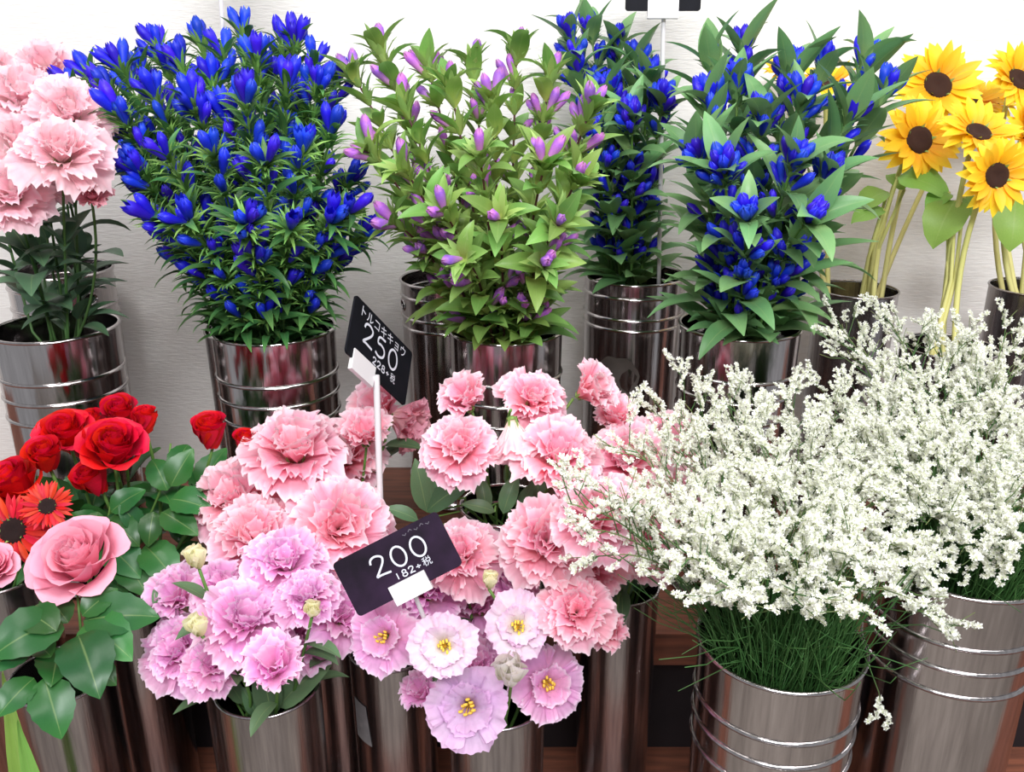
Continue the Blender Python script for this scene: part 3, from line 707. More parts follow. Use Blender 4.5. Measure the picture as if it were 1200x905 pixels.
# --- frilly pink, centre left
g = 'frilly pink lisianthus by the 250 sign'; lb = 'frilly pink lisianthus around the stick of the 250 sign'
for (u, v, r, y, k) in [(345, 528, 60, .88, 'frilly'), (275, 585, 52, .86, 'frilly'), (402, 535, 48, .90, 'frilly'), (398, 618, 58, .84, 'frilly'), (300, 630, 52, .84, 'frilly'), (320, 575, 48, .93, 'frilly'),
                        (428, 510, 30, .95, 'bell'), (350, 600, 40, .9, 'frilly'), (395, 670, 44, .82, 'frilly')]:
    flower('lisianthus', 'V20', k, 'pink', u, v, r, y, lb, 'flower', g, leaves=LL, nl=2, ll=.05)
flower('lisianthus', 'V20', 'bell', 'pink', 446, 478, 34, .955, 'pink lisianthus right behind the 250 sign', 'flower', None, axis=(-.3, -.5, .6), leaves=LL, nl=2)
flower('lisianthus', 'V20', 'bell', 'coral', 470, 492, 34, .965, 'deeper pink lisianthus turned sideways beside the 250 sign', 'flower', None, axis=(.8, -.4, -.15), leaves=LL, nl=1)
# --- lilac bunch
g = 'lilac lisianthus'; lb = 'lilac pink frilly lisianthus in the bunch with cream buds'
for (u, v, r, y, k) in [(208, 700, 34, .76, 'bell'), (212, 762, 44, .72, 'frilly'), (288, 728, 52, .69, 'frilly'), (335, 660, 46, .78, 'frilly'), (345, 745, 44, .70, 'frilly'), (398, 722, 40, .74, 'frilly'),
                        (322, 782, 36, .69, 'bell'), (262, 690, 40, .77, 'frilly'), (378, 690, 30, .78, 'bell'), (250, 780, 34, .70, 'frilly'), (360, 700, 34, .76, 'frilly')]:
    flower('lisianthus', 'V13', k, 'lilac', u, v, r, y, lb, 'flower', g, leaves=LL, nl=1, ll=.045, lrange=(.15, .5))
for (u, v, r, y, lb2, ax) in [(230, 656, 17, .70, 'cream lisianthus bud standing above the lilac bunch', (-.05, -.2, 1)), (232, 736, 17, .665, 'cream lisianthus bud in front of the lilac blooms', (-.1, -.3, 1)), (366, 716, 13, .68, 'small cream bud beside the black 200 sign', (.2, -.4, 1))]:
    flower('lisianthus', 'V13', 'cup', 'cream', u, v, r, y, lb2, 'flower bud', None, axis=ax, leaves=LL, nl=2, ll=.04, lrange=(.55, .9))
# --- centre bunch
g = 'pink lilac lisianthus below the 200 sign'; lb = 'pink lilac frilly lisianthus in the bunch below the 200 sign'
for (u, v, r, y, k) in [(500, 690, 44, .78, 'frilly'), (540, 652, 42, .83, 'frilly'), (560, 712, 40, .78, 'frilly'), (495, 812, 24, .73, 'bell'), (560, 780, 34, .75, 'frilly'), (520, 800, 30, .75, 'frilly'), (600, 690, 30, .8, 'bell')]:
    flower('lisianthus', 'V15', k, 'lilac' if v > 660 else 'pink', u, v, r, y, lb if v > 660 else 'frilly pink lisianthus beside the upper corner of the 200 sign', 'flower', g if v > 660 else None, leaves=LL, nl=1, ll=.045, lrange=(.2, .6))
for (u, v, r, y, m, lb2, ax) in [(452, 746, 36, .70, 'lilac', 'open pink lilac lisianthus with yellow centre under the 200 sign', (-.25, -.85, .55)),
                                 (521, 757, 37, .68, 'whitepink', 'open white lisianthus with lilac rim and many yellow stamens', (0, -.8, .6)),
                                 (606, 735, 37, .70, 'whitepink', 'open white lisianthus above the greenish white bud', (.05, -.75, .65)),
                                 (640, 800, 38, .71, 'lilac', 'open pink lilac lisianthus beside the greenish white bud', (.3, -.85, .45)),
                                 (549, 826, 44, .67, 'mauve', 'pale mauve lisianthus with dark throat over the vase rim', (.0, -.85, .5))]:
    flower('lisianthus', 'V15', 'face', m, u, v, r, y, lb2, 'flower', None, axis=ax, leaves=LL, nl=1, ll=.04, lrange=(.2, .6))
flower('lisianthus', 'V15', 'cup', 'greenwhite', 598, 790, 25, .655, 'greenish white half-closed lisianthus bud among open blooms', 'flower bud', None, axis=(-.05, -.45, .9))
flower('lisianthus', 'V15', 'cup', 'cream', 574, 682, 13, .72, 'small pale yellow bud above the open white lisianthus', 'flower bud', None, axis=(.1, -.2, 1))
# --- right pink bunch
g = 'frilly pink lisianthus by the statice'; lb = 'frilly pink lisianthus in the bunch beside the white statice'
for (u, v, r, y, k) in [(540, 527, 40, .80, 'frilly'), (546, 470, 30, .86, 'bell'), (625, 468, 38, .88, 'frilly'), (655, 535, 50, .80, 'frilly'), (735, 540, 50, .84, 'frilly'), (640, 635, 54, .74, 'frilly'),
                        (700, 605, 50, .76, 'frilly'), (690, 660, 44, .74, 'frilly'), (675, 716, 42, .70, 'frilly'), (785, 585, 46, .82, 'frilly'), (778, 525, 42, .88, 'frilly'), (715, 738, 24, .72, 'bell'), (720, 490, 26, .92, 'bell'), (760, 635, 40, .82, 'frilly')]:
    flower('lisianthus', 'V17' if u < 700 and v < 620 else 'V16', k, 'pink', u, v, r, y, lb if u < 750 else 'pink lisianthus veiled by the statice florets', 'flower', g, leaves=LL, nl=1, ll=.05)
flower('lisianthus', 'V17', 'bell', 'pink', 690, 458, 30, .88, 'pink lisianthus held sideways above the bunch, against the stained vase', 'flower', None, axis=(.55, -.35, .45))
flower('lisianthus', 'V17', 'bell', 'light_pink', 602, 510, 36, .82, 'pale pink lisianthus turned away, showing its outer petals', 'flower', None, axis=(.1, -.3, -.85), leaves=LL, nl=2, lrange=(.1, .5))
# --- red roses
g = 'red roses'; lb = 'red rose in the cluster with glossy green leaves'
for (u, v, r, y, op) in [(132, 524, 33, .86, .6), (108, 562, 27, .84, .3), (76, 508, 28, .9, .6), (52, 535, 26, .88, .5), (140, 484, 24, .93, .5), (110, 500, 24, .93, .4), (14, 568, 32, .84, .8), (90, 520, 24, .9, .4)]:
    flower('rose', 'V21', 'rose', 'red', u, v, r, y, lb, 'rose', g, arg=op, axis=Vector((R.uniform(-.4, .3), -.45, 1)), leaves=LR, nl=3, ll=.055, sr=.0022, lrange=(.3, .85))
flower('rose', 'V21', 'rose', 'red', 170, 492, 21, .92, 'upright red rosebud at the edge of the red cluster', 'rose', None, arg=.0, axis=(.1, -.15, 1), leaves=LR, nl=4, ll=.05, sr=.0022)
flower('rose', 'V21', 'rose', 'red', 246, 506, 27, .92, 'single red rose standing apart in front of the blue gentian vase', 'rose', None, arg=.35, axis=(.05, -.25, 1), leaves=LR, nl=8, ll=.055, sr=.0022, lrange=(.35, .85))
flower('rose', 'V21', 'rose', 'red', 287, 518, 19, .90, 'red rose peeping out behind the frilly pink lisianthus', 'rose', None, arg=.2, axis=(.1, -.2, 1), leaves=LR, nl=6, ll=.055, sr=.0022)
flower('gerbera', 'V12', 'gerbera', 'gerbera', 16, 622, 44, .80, 'red gerbera with dark centre facing outwards', 'flower', None, axis=(.15, -.8, .45))
flower('gerbera', 'V12', 'gerbera', 'gerbera', 56, 594, 30, .80, 'smaller red gerbera tucked under the red roses', 'flower', None, axis=(.2, -.6, .6))
flower('rose', 'V11', 'rose', 'rosepink', 90, 655, 46, .74, 'single large pink rose with wide open petals', 'rose', None, arg=1.0, axis=(.0, -.5, .85), leaves=None, sr=.003)
flower('rose', 'V12', 'rose', 'rosepink', -8, 664, 24, .74, 'pink rose half outside the frame below the red gerbera', 'rose', None, arg=.8, axis=(.3, -.5, .6))
# compound rose leaves, placed singly on leafy shoots
def shoot(vkey, pts, label, leafs, group=None, ll=.06, name='rose_shoot'):
    c, r = VASE[vkey]; t0 = c + Vector((R.uniform(-.5, .5) * r, R.uniform(-.6, .1) * r, -.06))
    W = [P(*p) for p in pts]; pp = [t0] + W
    t = thing(name, t0, label, 'foliage', group); V, F, U = [], [], []
    sm = []
    for i in range(len(pp) - 1):
        for k in range(4): sm.append(pp[i].lerp(pp[i + 1], k / 4))
    sm.append(pp[-1])
    for _ in range(2): sm = [sm[0]] + [(sm[i - 1] + sm[i] * 2 + sm[i + 1]) / 4 for i in range(1, len(sm) - 1)] + [sm[-1]]
    sm = keep_in(sm, vkey, .006)
    tube_into(V, F, U, [p - t0 for p in sm], .0017, .0011, 6); obj('stem', mesh('stem', V, F, 'g_stem', U), t)
    for (u, v, y, tu, tv, ty) in leafs:
        a = P(u, v, y); b = P(tu, tv, ty); d = b - a
        obj('leaf', R.choice(LR), t, frame(a - t0, d, (CAM - a).normalized() + Vector((0, 0, .8)), d.length))
    return t
shoot('V11', [(95, 740, .70), (90, 690, .73)], 'leafy pink rose shoot with big glossy leaves over the vase', [
    (72, 728, .68, -12, 750, .62), (66, 740, .66, 20, 705, .68), (52, 795, .64, 72, 862, .60), (40, 795, .64, -6, 835, .60), (80, 730, .70, 50, 690, .72), (96, 722, .70, 135, 685, .72), (98, 728, .70, 180, 712, .70), (100, 732, .70, 148, 758, .66),
    (92, 745, .68, 110, 790, .62), (60, 770, .66, 35, 745, .68), (70, 760, .68, 60, 800, .63), (100, 705, .72, 160, 690, .76), (30, 760, .66, -10, 770, .62), (90, 770, .68, 135, 795, .66)])
shoot('V21', [(160, 640, .87), (195, 560, .88), (200, 520, .9)], 'leafy rose shoot between the red roses and the frilly pink lisianthus', [
    (196, 575, .87, 178, 530, .88), (200, 570, .87, 225, 525, .89), (200, 585, .86, 245, 590, .84), (180, 600, .85, 172, 640, .82), (190, 600, .85, 232, 625, .83), (165, 620, .85, 140, 590, .85), (205, 555, .88, 218, 512, .9), (170, 640, .84, 205, 670, .8), (160, 650, .84, 130, 690, .80), (165, 655, .84, 190, 700, .8), (150, 600, .87, 120, 640, .83)])
shoot('V21', [(120, 640, .86), (130, 590, .86)], 'leafy rose shoot under the red cluster, above the pink rose', [
    (130, 600, .85, 165, 570, .86), (125, 610, .85, 158, 625, .82), (120, 620, .85, 85, 600, .84), (125, 640, .84, 160, 665, .8), (115, 600, .85, 100, 640, .82), (140, 650, .83, 172, 690, .79), (110, 690, .8, 150, 740, .76)])
# tulip-like green blades in the corner
tb = P(12, 860, .635); t = thing('blade_leaf_shoot', Vector((tb.x, .635, DECK)), 'long green leaf blades standing against the pink rose vase', 'foliage')
for (dx, tu, tv, ty, wd) in [(-.012, 2, 785, .655, .036), (.012, 20, 845, .64, .042)]:
    a = Vector((tb.x + dx, .635, DECK)); b = P(tu, tv, ty); d = b - a
    obj('leaf', LS[0], t, frame(a - t.location, d, (CAM - a), d.length * wd / .36, d.length, d.length * .3))
# leaves in the middle behind the 200 sign
def leafy(vkey, label, group, leafs, mats, name='lisianthus_shoot'):
    c, r = VASE[vkey]; t0 = c + Vector((0, 0, -.05)); t = thing(name, t0, label, 'foliage', group)
    V, F, U = [], [], []
    for (u, v, y, tu, tv, ty) in leafs:
        b = P(tu, tv, ty); a0 = P(u, v, y); me = R.choice(mats)
        for k in range(9):                            # lift the leaf until it clears the rim
            a = a0.lerp(Vector((c.x, c.y, a0.z)), .06 * k) + Vector((0, 0, .004 * k)); d = b + Vector((0, 0, .004 * k)) - a; mt = frame(a - t0, d, (CAM - a).normalized() + Vector((0, 0, .6)), d.length)
            if not wall_hits([t0 + mt @ v_.co for v_ in me.vertices], vkey, .003): break
        q0 = t0 + Vector((R.uniform(-.02, .02), R.uniform(-.02, .02), 0)); tube_into(V, F, U, [p_ - t0 for p_ in keep_in(bez(q0, q0.lerp(a, .5) + Vector((0, 0, .05)), a, 8), vkey)[:-1]] + [a - t0], .0014, .001, 5)
        obj('leaf', me, t, mt); put([t0 + mt @ Vector((0, f_, 0)) for f_ in (.3, .6, .9)], t)
    obj('stem', mesh('stem', V, F, 'g_stem', U), t)
leafy('V17', 'grey green lisianthus leaves between the two pink bunches', None, [(500, 600, .86, 488, 540, .86), (500, 600, .86, 540, 560, .84), (490, 610, .85, 455, 590, .84), (510, 590, .86, 520, 545, .86), (500, 620, .85, 470, 640, .82), (570, 600, .83, 566, 565, .82), (590, 602, .83, 600, 560, .82), (610, 598, .84, 622, 568, .83), (580, 600, .82, 545, 585, .81)], LL)
leafy('V13', 'lisianthus leaves rising from the lilac vase mouth', None, [(318, 840, .70, 310, 790, .68), (330, 840, .70, 362, 785, .69), (300, 838, .70, 290, 812, .69), (345, 825, .71, 368, 790, .71), (285, 825, .71, 262, 790, .71), (190, 720, .74, 182, 690, .74)], LL)
leafy('V16', 'broad leaves stuffed in the mouth of the tall plain vase', None, [(726, 690, .91, 700, 655, .90), (730, 690, .90, 758, 655, .9), (720, 690, .89, 735, 660, .87), (715, 690, .88, 690, 672, .87), (738, 692, .88, 726, 715, .85), (735, 690, .9, 770, 675, .9)], LD)
# --- sunflowers
g = 'sunflowers'; 
SUN = [('V8', 1097, 102, 44, 1.33, 'sunflower with large brown disc, highest above the gentian leaves', (.0, -.85, .5)), ('V8', 1075, 165, 43, 1.26, 'sunflower with widest dark disc, next to the blue gentians', (.1, -.9, .3)),
       ('V9', 1145, 158, 40, 1.22, 'sunflower tilted upwards between two others', (.05, -.55, .75)), ('V9', 1166, 206, 39, 1.15, 'lowest sunflower with a small black disc', (.05, -.95, .15)),
       ('V10', 1192, 96, 40, 1.33, 'sunflower by the wall, cut by the frame, upper one', (.2, -.7, .6)), ('V10', 1206, 160, 38, 1.26, 'sunflower by the wall, cut by the frame, lower one', (.3, -.8, .4)),
       ('V8', 1135, 118, 34, 1.38, 'sunflower half hidden behind the other sunflowers', (.1, -.6, .8)), ('V8', 968, 100, 30, 1.40, 'sunflower showing only yellow tips behind the gentian leaves', (-.2, -.4, .9)), ('V8', 918, 84, 20, 1.42, 'small sunflower almost hidden behind the blue gentians', (-.2, -.4, .9)),
       ('V10', 1160, 120, 30, 1.40, 'sunflower against the wall behind the others', (0, -.5, .9))]
for (vk, u, v, r, y, lb, ax) in SUN:
    flower('sunflower', vk, 'sun', 'ray', u, v, r, y, lb, 'sunflower', g, axis=ax, stem='pale_stem', sr=.0042)
def sunleaf(vkey, label, leafs):
    c, r = VASE[vkey]; t0 = c + Vector((0, 0, -.06)); t = thing('sunflower_shoot', t0, label, 'foliage')
    V, F, U = [], [], []
    for (u, v, y, tu, tv, ty) in leafs:
        a = P(u, v, y); b = P(tu, tv, ty); d = b - a
        tube_into(V, F, U, [Vector((R.uniform(-.03, .03), 0, 0)), (a - t0) * .5 + Vector((0, 0, .02)), a - t0], .0036, .0022, 6)
        obj('leaf', R.choice(LS), t, frame(a - t0, d, (CAM - a).normalized() * .6 + Vector((0, 0, 1)), d.length))
    obj('stem', mesh('stem', V, F, 'pale_stem', U), t)
sunleaf('V8', 'pale green sunflower leaves below the heads', [(1052, 208, 1.25, 1122, 212, 1.2), (1040, 225, 1.28, 1002, 232, 1.26), (1035, 245, 1.27, 1000, 248, 1.25), (1060, 222, 1.28, 1040, 200, 1.3)])
sunleaf('V9', 'light green sunflower leaves hanging above the low vase', [(1120, 235, 1.2, 1092, 272, 1.15), (1112, 225, 1.22, 1085, 240, 1.2), (1130, 230, 1.2, 1150, 250, 1.18)])
sunleaf('V10', 'large bright sunflower leaf at the frame edge', [(1190, 232, 1.25, 1188, 288, 1.2)])

# ------------------------------------------------------------------ statice
def cluster_mesh(seed):
    rr = random.Random(seed); V, F, U = [], [], []
    for i in range(9):
        f = i / 8
        c = Vector((rr.uniform(-.22, .22), -.5 + f + rr.uniform(-.06, .06), rr.uniform(0, .3) * (1 - .4 * f)))
        ax = (Vector((rr.uniform(-1, 1), rr.uniform(-.3, .8), rr.uniform(.2, 1)))).normalized(); e1 = ax.orthogonal().normalized(); e2 = ax.cross(e1); s = rr.uniform(.17, .27)
        b0 = len(V); V.append(c - ax * s * .6); U.append((.5, 0))
        for q in range(5):
            a = 1.2566 * q; tip = e1 * math.cos(a) + e2 * math.sin(a); l = e1 * math.cos(a - .5) + e2 * math.sin(a - .5); r_ = e1 * math.cos(a + .5) + e2 * math.sin(a + .5)
            b = len(V); V += [c + l * s * .75 + ax * s * .15, c + tip * s * 1.05 + ax * s * .3, c + r_ * s * .75 + ax * s * .15]; U += [(0, .7), (.5, 1), (1, .7)]
            F += [(b0, b, b + 1, b + 2)]
    return mesh('floret_cluster', V, F, 'statice', U, smooth=False)
CL = [cluster_mesh(k) for k in range(7)]
def spray(vkey, tip, label, group, ncl=46, droop=0, wide=1.0):
    c, r = VASE[vkey]; best = None
    for k in range(9):                                # come forward until the spray lies in front of the blooms
        q = tip + (CAM - tip) * (.014 * k); cost = .002 * k
        for (p2, r2) in BLOOMS:
            for f in (.5, .7, .85, 1): cost += max(0, r2 * .95 + .015 - ((c.lerp(q, f) + Vector((0, 0, .03 * (1 - f)))) - p2).length)
        if best is None or cost < best[0]: best = (cost, q)
    tip = best[1]; d = Vector((tip.x - c.x, tip.y - c.y, 0)); sp = min(1, d.length / .15)
    ft = c + d.normalized() * r * .85 * sp * R.uniform(.4, 1) + Vector((0, 0, -.02)); low = c + Vector((R.uniform(-.3, .3) * r, R.uniform(-.3, .3) * r, -.12))
    ctrl = ft.lerp(tip, .5) + Vector((0, 0, .05 + .02 * sp)) + rv(.012)
    pts = keep_in(bez(ft, ctrl, tip, 12), vkey); low = keep_in([low], vkey)[0]; t = thing('statice_spray', ft, label, 'flower', group)
    V, F, U = [], [], []
    tube_into(V, F, U, [p - ft for p in [low] + pts], .0011, .0005, 4)
    L = (tip - ft).length; made = 0; nb = 9
    ends = []
    for b in range(nb):
        f = .42 + .56 * b / (nb - 1); k = min(11, int(f * 12)); p = pts[k].lerp(pts[k + 1], f * 12 - k); tg = (pts[k + 1] - pts[k]).normalized()
        rd = rv(); rd = (rd - tg * rd.dot(tg)).normalized(); bl = R.uniform(.035, .075) * (1.25 - .6 * f) * wide
        dr = (tg * .8 + rd * .9 + Vector((0, 0, .35 if not droop else -.3))).normalized(); e = p + dr * bl
        mid = p.lerp(e, .5) + rv(.004); tube_into(V, F, U, [p - ft, mid - ft, e - ft], .0007, .0004, 3, .5, 1)
        ends += [(p.lerp(e, .55) + rv(.003), dr), (e, dr)]
        for q in range(2):
            rd2 = rv(); d2 = (dr * .7 + rd2 * .7 + Vector((0, 0, .3))).normalized(); s0 = p.lerp(e, R.uniform(.3, .8)); e2 = s0 + d2 * R.uniform(.014, .03)
            tube_into(V, F, U, [s0 - ft, s0.lerp(e2, .5) - ft + rv(.002), e2 - ft], .0006, .0004, 3, .6, 1); ends += [(e2, d2), (s0.lerp(e2, .5) + rv(.003), d2)]
    # thin leafless side shoots near the bucket mouth
    for q in range(13):
        a = R.uniform(0, 6.28); q0 = c + Vector((math.cos(a), math.sin(a), 0)) * r * R.uniform(.05, .72) + Vector((0, 0, -.05)); e = q0 + Vector((math.cos(a), math.sin(a), 0)) * R.uniform(.0, .05) + Vector((0, 0, R.uniform(.08, .15))) + rv(.035)
        md = q0.lerp(e, .55) + rv(.014); tube_into(V, F, U, [p_ - ft for p_ in keep_in(bez(q0, md + (md - q0) * .2, e, 8), vkey, .007)], .0008, .0004, 3, 0, .6)
    for q in range(4):
        f = R.uniform(.0, .35); k = int(f * 12); p = pts[k]; e = p + (Vector((d.x, d.y, 0)) * .3 + rv(.06) + Vector((0, 0, .05))); tube_into(V, F, U, [p_ - ft for p_ in keep_in([p, p.lerp(e, .33) + rv(.004), p.lerp(e, .66) + rv(.006), e], vkey, .007)], .0007, .0004, 3, 0, .5)
    obj('stem', mesh('stem', V, F, 'statice_stem', U), t)
    R.shuffle(ends)
    ends.sort(key=lambda q: crowd([q[0]], t, .009))
    for (p, dr) in ends[:ncl]:
        put([p], t)
        obj('floret_cluster', R.choice(CL), t, frame(p - ft, dr, Vector((0, -.4, 1)) + rv(.5), R.uniform(.0095, .0155)))
    return t
T1 = []
lbA = 'white statice spray with tiny florets, in the bucket of thin green stems'; lbB = 'white statice spray in the bucket under the sunflowers'
def dome(vkey, n, uc, vc, ru, rv_, ynear, yfar, label, group):
    # even sunflower-seed scatter over the dome of the bunch
    for i in range(n):
        rr = math.sqrt((i + .5) / n); a = i * 2.39996
        u = uc + ru * rr * math.cos(a); v = vc + rv_ * rr * math.sin(a)
        f = (v - (vc - rv_)) / (2 * rv_); y = yfar + (ynear - yfar) * f
        y -= .03 * (1 - rr)
        spray(vkey, P(u, v, y), label, group)
dome('V18', 32, 900, 575, 150, 128, .60, .95, lbA, 'statice in the thin-stemmed bucket')
dome('V19', 26, 1108, 520, 130, 100, .70, 1.0, lbB, 'statice under the sunflowers')
for (u, v, y) in [(700, 575, .72), (690, 620, .72), (735, 520, .78), (760, 640, .70), (1060, 690, .66), (1100, 715, .66), (665, 590, .70), (720, 650, .69), (780, 490, .86), (800, 470, .9)]:
    spray('V18', P(u, v, y), 'thin statice spray reaching over the frilly pink lisianthus' if u < 800 else 'thin statice spray reaching across to the other statice bucket', 'statice in the thin-stemmed bucket', 26)
for (u, v, y) in [(1000, 395, 1.0), (1060, 400, 1.02), (1140, 400, 1.02), (1195, 420, 1.0), (1150, 640, .7), (985, 385, .98), (1045, 380, 1.0), (1100, 395, 1.0), (1180, 390, 1.0)]:
    spray('V19', P(u, v, y), 'loose statice spray rising in front of the plain sunflower vases' if v < 500 else lbB, 'statice under the sunflowers', 28)
for (u, v, y) in [(850, 690, .585), (930, 702, .575), (990, 690, .585), (1012, 655, .60), (805, 655, .60)]:
    spray('V18', P(u, v, y), 'white statice spray draping down over its thin green stems', 'statice draping over thin stems', 34)
for (u, v, y) in [(1085, 615, .70), (1170, 600, .72), (1125, 650, .685), (1192, 640, .69), (1060, 640, .69)]:
    spray('V19', P(u, v, y), 'white statice spray draping towards the wide bucket rim under the sunflowers', 'statice draping over the wide rim', 34)
# drooping twig
c, r = VASE['V18']; t0 = c + Vector((r * .9, -.02, -.01)); t = thing('statice_spray', t0, 'single statice twig drooping over the bucket rim', 'flower')
W = [t0 - Vector((.03, 0, .04)), t0 + Vector((0, 0, .012)), P(1018, 780, .645), P(1030, 812, .64), P(1033, 832, .64)]
V, F, U = [], [], []; tube_into(V, F, U, [p - t0 for p in W], .0007, .0004, 4); obj('stem', mesh('stem', V, F, 'statice_stem', U), t)
for (u, v) in [(1022, 840), (1034, 832), (1040, 846), (1030, 826)]: obj('floret_cluster', R.choice(CL), t, frame(P(u, v, .64) - t0, rv(), Vector((0, -1, .5)), .0125))

# ------------------------------------------------------------------ price signs
def ribbon(V, F, pts, wd, dy):
    b = len(V); n = len(pts)
    for k, p in enumerate(pts):
        a = pts[max(0, k - 1)]; c = pts[min(n - 1, k + 1)]; tx, tz = c[0] - a[0], c[1] - a[1]; l = math.hypot(tx, tz) or 1
        nx, nz = -tz / l * wd / 2, tx / l * wd / 2
        V += [(p[0] + nx, dy, p[1] + nz), (p[0] - nx, dy, p[1] - nz)]
    for k in range(n - 1): F.append((b + 2 * k, b + 2 * k + 1, b + 2 * k + 3, b + 2 * k + 2))
def smooth2(pts, it=2):
    for _ in range(it):
        q = [pts[0]]
        for a, b in zip(pts, pts[1:]): q += [(a[0] * .75 + b[0] * .25, a[1] * .75 + b[1] * .25), (a[0] * .25 + b[0] * .75, a[1] * .25 + b[1] * .75)]
        pts = q + [pts[-1]]
    return pts
def oval(cx, cz, a, b, n=24): return [(cx + a * math.sin(6.2832 * k / n), cz + b * math.cos(6.2832 * k / n)) for k in range(n + 1)]
GL = {  # strokes in a 1 x 1.4 cell
 '0': [oval(.5, .7, .42, .66)],
 '1': [[(.5, 1.35), (.5, .05)]],
 '2': [smooth2([(.08, 1.0), (.15, 1.3), (.5, 1.42), (.88, 1.2), (.8, .85), (.45, .45), (.05, .05), (.3, .12), (.98, .04)])],
 '5': [smooth2([(.85, 1.36), (.2, 1.36), (.14, .8), (.5, .92), (.9, .7), (.85, .2), (.4, .0), (.05, .18)])],
 '8': [oval(.5, 1.05, .32, .32), oval(.5, .37, .40, .36)],
 '+': [[(.5, 1.05), (.5, .25)], [(.1, .65), (.9, .65)]],
}
def strokes(text, x, z, w_, h_, gap, wd, dy):
    V, F = [], []
    for ch in text:
        for s in GL[ch]: ribbon(V, F, [(x + p[0] * w_, z + p[1] * h_ / 1.4) for p in s], wd, dy)
        x += w_ + gap
    return V, F
def text_mesh(body, size, x, z, dy, mat, parent, name):
    cu = bpy.data.curves.new(name, 'FONT'); cu.body = body; cu.size = size; cu.resolution_u = 3
    o = bpy.data.objects.new(name, cu); COL.objects.link(o)
    me = bpy.data.meshes.new_from_object(o.evaluated_get(bpy.context.evaluated_depsgraph_get()))
    bpy.data.objects.remove(o); bpy.data.curves.remove(cu)
    me.name = name; me.transform(Matrix(((1, 0, 0, x), (0, 0, -1, dy), (0, 1, 0, z), (0, 0, 0, 1)))); me.materials.clear(); me.materials.append(M[mat])
    return obj(name, me, parent)
def card_mesh(w_, h_, mat, rad=.004, th=.0012):
    o = []
    for cx, cz, a0 in ((w_ / 2 - rad, h_ / 2 - rad, 0), (-w_ / 2 + rad, h_ / 2 - rad, 1), (-w_ / 2 + rad, -h_ / 2 + rad, 2), (w_ / 2 - rad, -h_ / 2 + rad, 3)):
        for k in range(5): a = math.pi / 2 * (a0 + k / 4); o.append((cx + rad * math.cos(a), cz + rad * math.sin(a)))
    n = len(o); V = [(x, -th, z) for x, z in o] + [(x, th, z) for x, z in o]
    F = [tuple(range(n))[::-1], tuple(range(n, 2 * n))] + [(k, (k + 1) % n, n + (k + 1) % n, n + k) for k in range(n)]
    return mesh('card', V, F, mat, smooth=False)
def sign(center, right, up, w_, h_, label, mat='card'):
    x = right.normalized(); z = (up - x * up.dot(x)).normalized(); y = z.cross(x)
    t = thing('price_sign', center, label, 'sign'); t.matrix_basis = Matrix(((x.x, y.x, z.x, center.x), (x.y, y.y, z.y, center.y), (x.z, y.z, z.z, center.z), (0, 0, 0, 1)))
    obj('card', card_mesh(w_, h_, mat), t); return t
def stick(t, top, bottom, r=.0022):
    inv = t.matrix_basis.inverted(); V, F, U = [], [], []; tube_into(V, F, U, [inv @ top, inv @ top.lerp(bottom, .5), inv @ bottom], r, r, 8)
    return obj('stick', mesh('stick', V, F, 'plastic', U), t)
# 200
yS = .665; cS = P(466, 661, yS); k = S(466, 661, yS)
a = math.radians(27); nrm = (CAM - cS).normalized()
rt = Vector((math.cos(a), 0, 0)) + Vector((0, SP, CP)) * math.sin(a); upv = Vector((0, SP, CP)) * math.cos(a) - Vector((math.sin(a), 0, 0))
w2, h2 = 137 * k, 70 * k
t = sign(cS, rt, upv, w2, h2, 'tilted black price sign reading 200 among the lilac blooms')
V, F = strokes('200', -w2 * .22, -h2 * .07, w2 * .15, h2 * .36, w2 * .035, w2 * .018, -.0017); obj('price_digits', mesh('price_digits', V, F, 'chalk', smooth=False), t)
V, F = strokes('182+', -w2 * .07, -h2 * .24, w2 * .052, h2 * .115, w2 * .014, w2 * .010, -.0017); obj('tax_digits', mesh('tax_digits', V, F, 'chalk', smooth=False), t)
text_mesh('税', w2 * .085, w2 * .195, -h2 * .235, -.0017, 'chalk', t, 'tax_lettering')
V, F = [], []
for q in range(5): ribbon(V, F, [(w2 * (.15 + .055 * q), h2 * .40), (w2 * (.17 + .055 * q), h2 * (.43 if q % 2 else .37)), (w2 * (.185 + .055 * q), h2 * .40)], w2 * .008, -.0017)
obj('faint_marks', mesh('faint_marks', V, F, 'faint', smooth=False), t)
obj('clip', boxmesh('clip', 'plastic', -w2 * .16, w2 * .18, -.004, .003, -h2 * .62, -h2 * .28), t)
stick(t, P(483, 690, yS + .003), VASE['V15'][0] + Vector((-.030, -.01, -.03)))
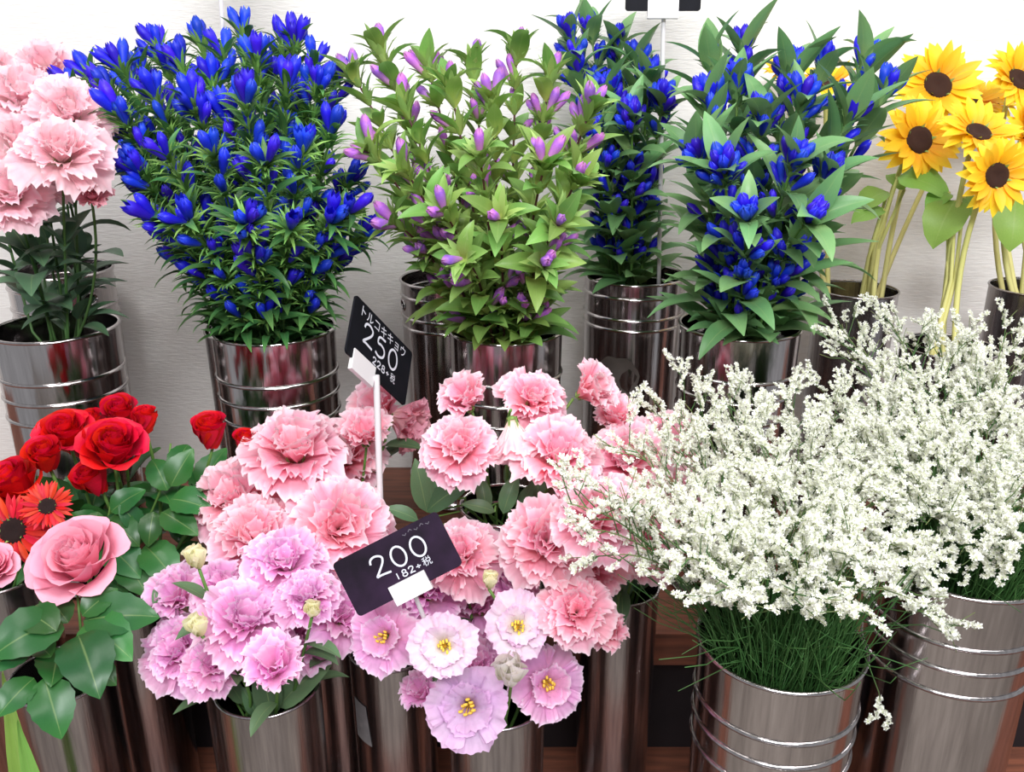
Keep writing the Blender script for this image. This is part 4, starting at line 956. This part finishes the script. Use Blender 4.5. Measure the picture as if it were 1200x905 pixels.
# 250
yA = .90; cA = P(446, 413, yA); sA = S(446, 413, yA)
FW, UPV = Vector((0, CP, -SP)), Vector((0, SP, CP))          # the card leans back and its right end swings away
rt = (Vector((51, 0, 0)) - UPV * 62 + FW * 110) * sA; upv = (Vector((5, 0, 0)) + UPV * 66 + FW * 35) * sA
wA, hA = rt.length, upv.length
t = sign(cA, rt, upv, wA, hA, 'black price sign reading 250 on a white stick beside the blue gentians', 'card2')
text_mesh('トルコキキョウ', wA * .115, -wA * .42, hA * .27, -.0017, 'chalk', t, 'name_lettering')
V, F = strokes('250', -wA * .32, -hA * .13, wA * .17, hA * .36, wA * .04, wA * .022, -.0017); obj('price_digits', mesh('price_digits', V, F, 'chalk', smooth=False), t)
V, F = strokes('228+', -wA * .12, -hA * .31, wA * .06, hA * .12, wA * .014, wA * .012, -.0017); obj('tax_digits', mesh('tax_digits', V, F, 'chalk', smooth=False), t)
text_mesh('税', wA * .09, wA * .18, -hA * .315, -.0017, 'chalk', t, 'tax_lettering')
obj('clip', boxmesh('clip', 'plastic', -wA * .40, -wA * .06, -.0026, .002, -hA * .68, -hA * .34), t)
stick(t, P(441, 440, yA - .03), VASE['V14'][0] + Vector((-.008, -.012, -.06)), .0036)
# upper signs above the rear bunches
for (u, y, vtop, vbot, full, lb) in [(778, 1.315, 4, 'V7', True, 'black price sign with white clip above the rear blue gentians'), (255, 1.30, -60, 'V2b', False, 'clear stick of a sign rising out of the bushy blue gentians')]:
    c = P(u, -28 if full else -95, y); k = S(u, 0, y)
    t = sign(c, Vector((1, 0, 0)), Vector((0, .15, 1)), 88 * k, 76 * k, lb, 'card2')
    obj('clip', boxmesh('clip', 'plastic', -18 * k, 18 * k, -.004, .003, -.055 if full else -.06, -.022), t)
    stick(t, P(u, vtop, y), VASE[vbot][0] + Vector((.035, -.045, -.1) if full else (-.030, 0, -.1)), .0032)
print('OBJECTS', len(bpy.data.objects), 'TRIS', sum(len(m.polygons) * 2 for m in bpy.data.meshes))
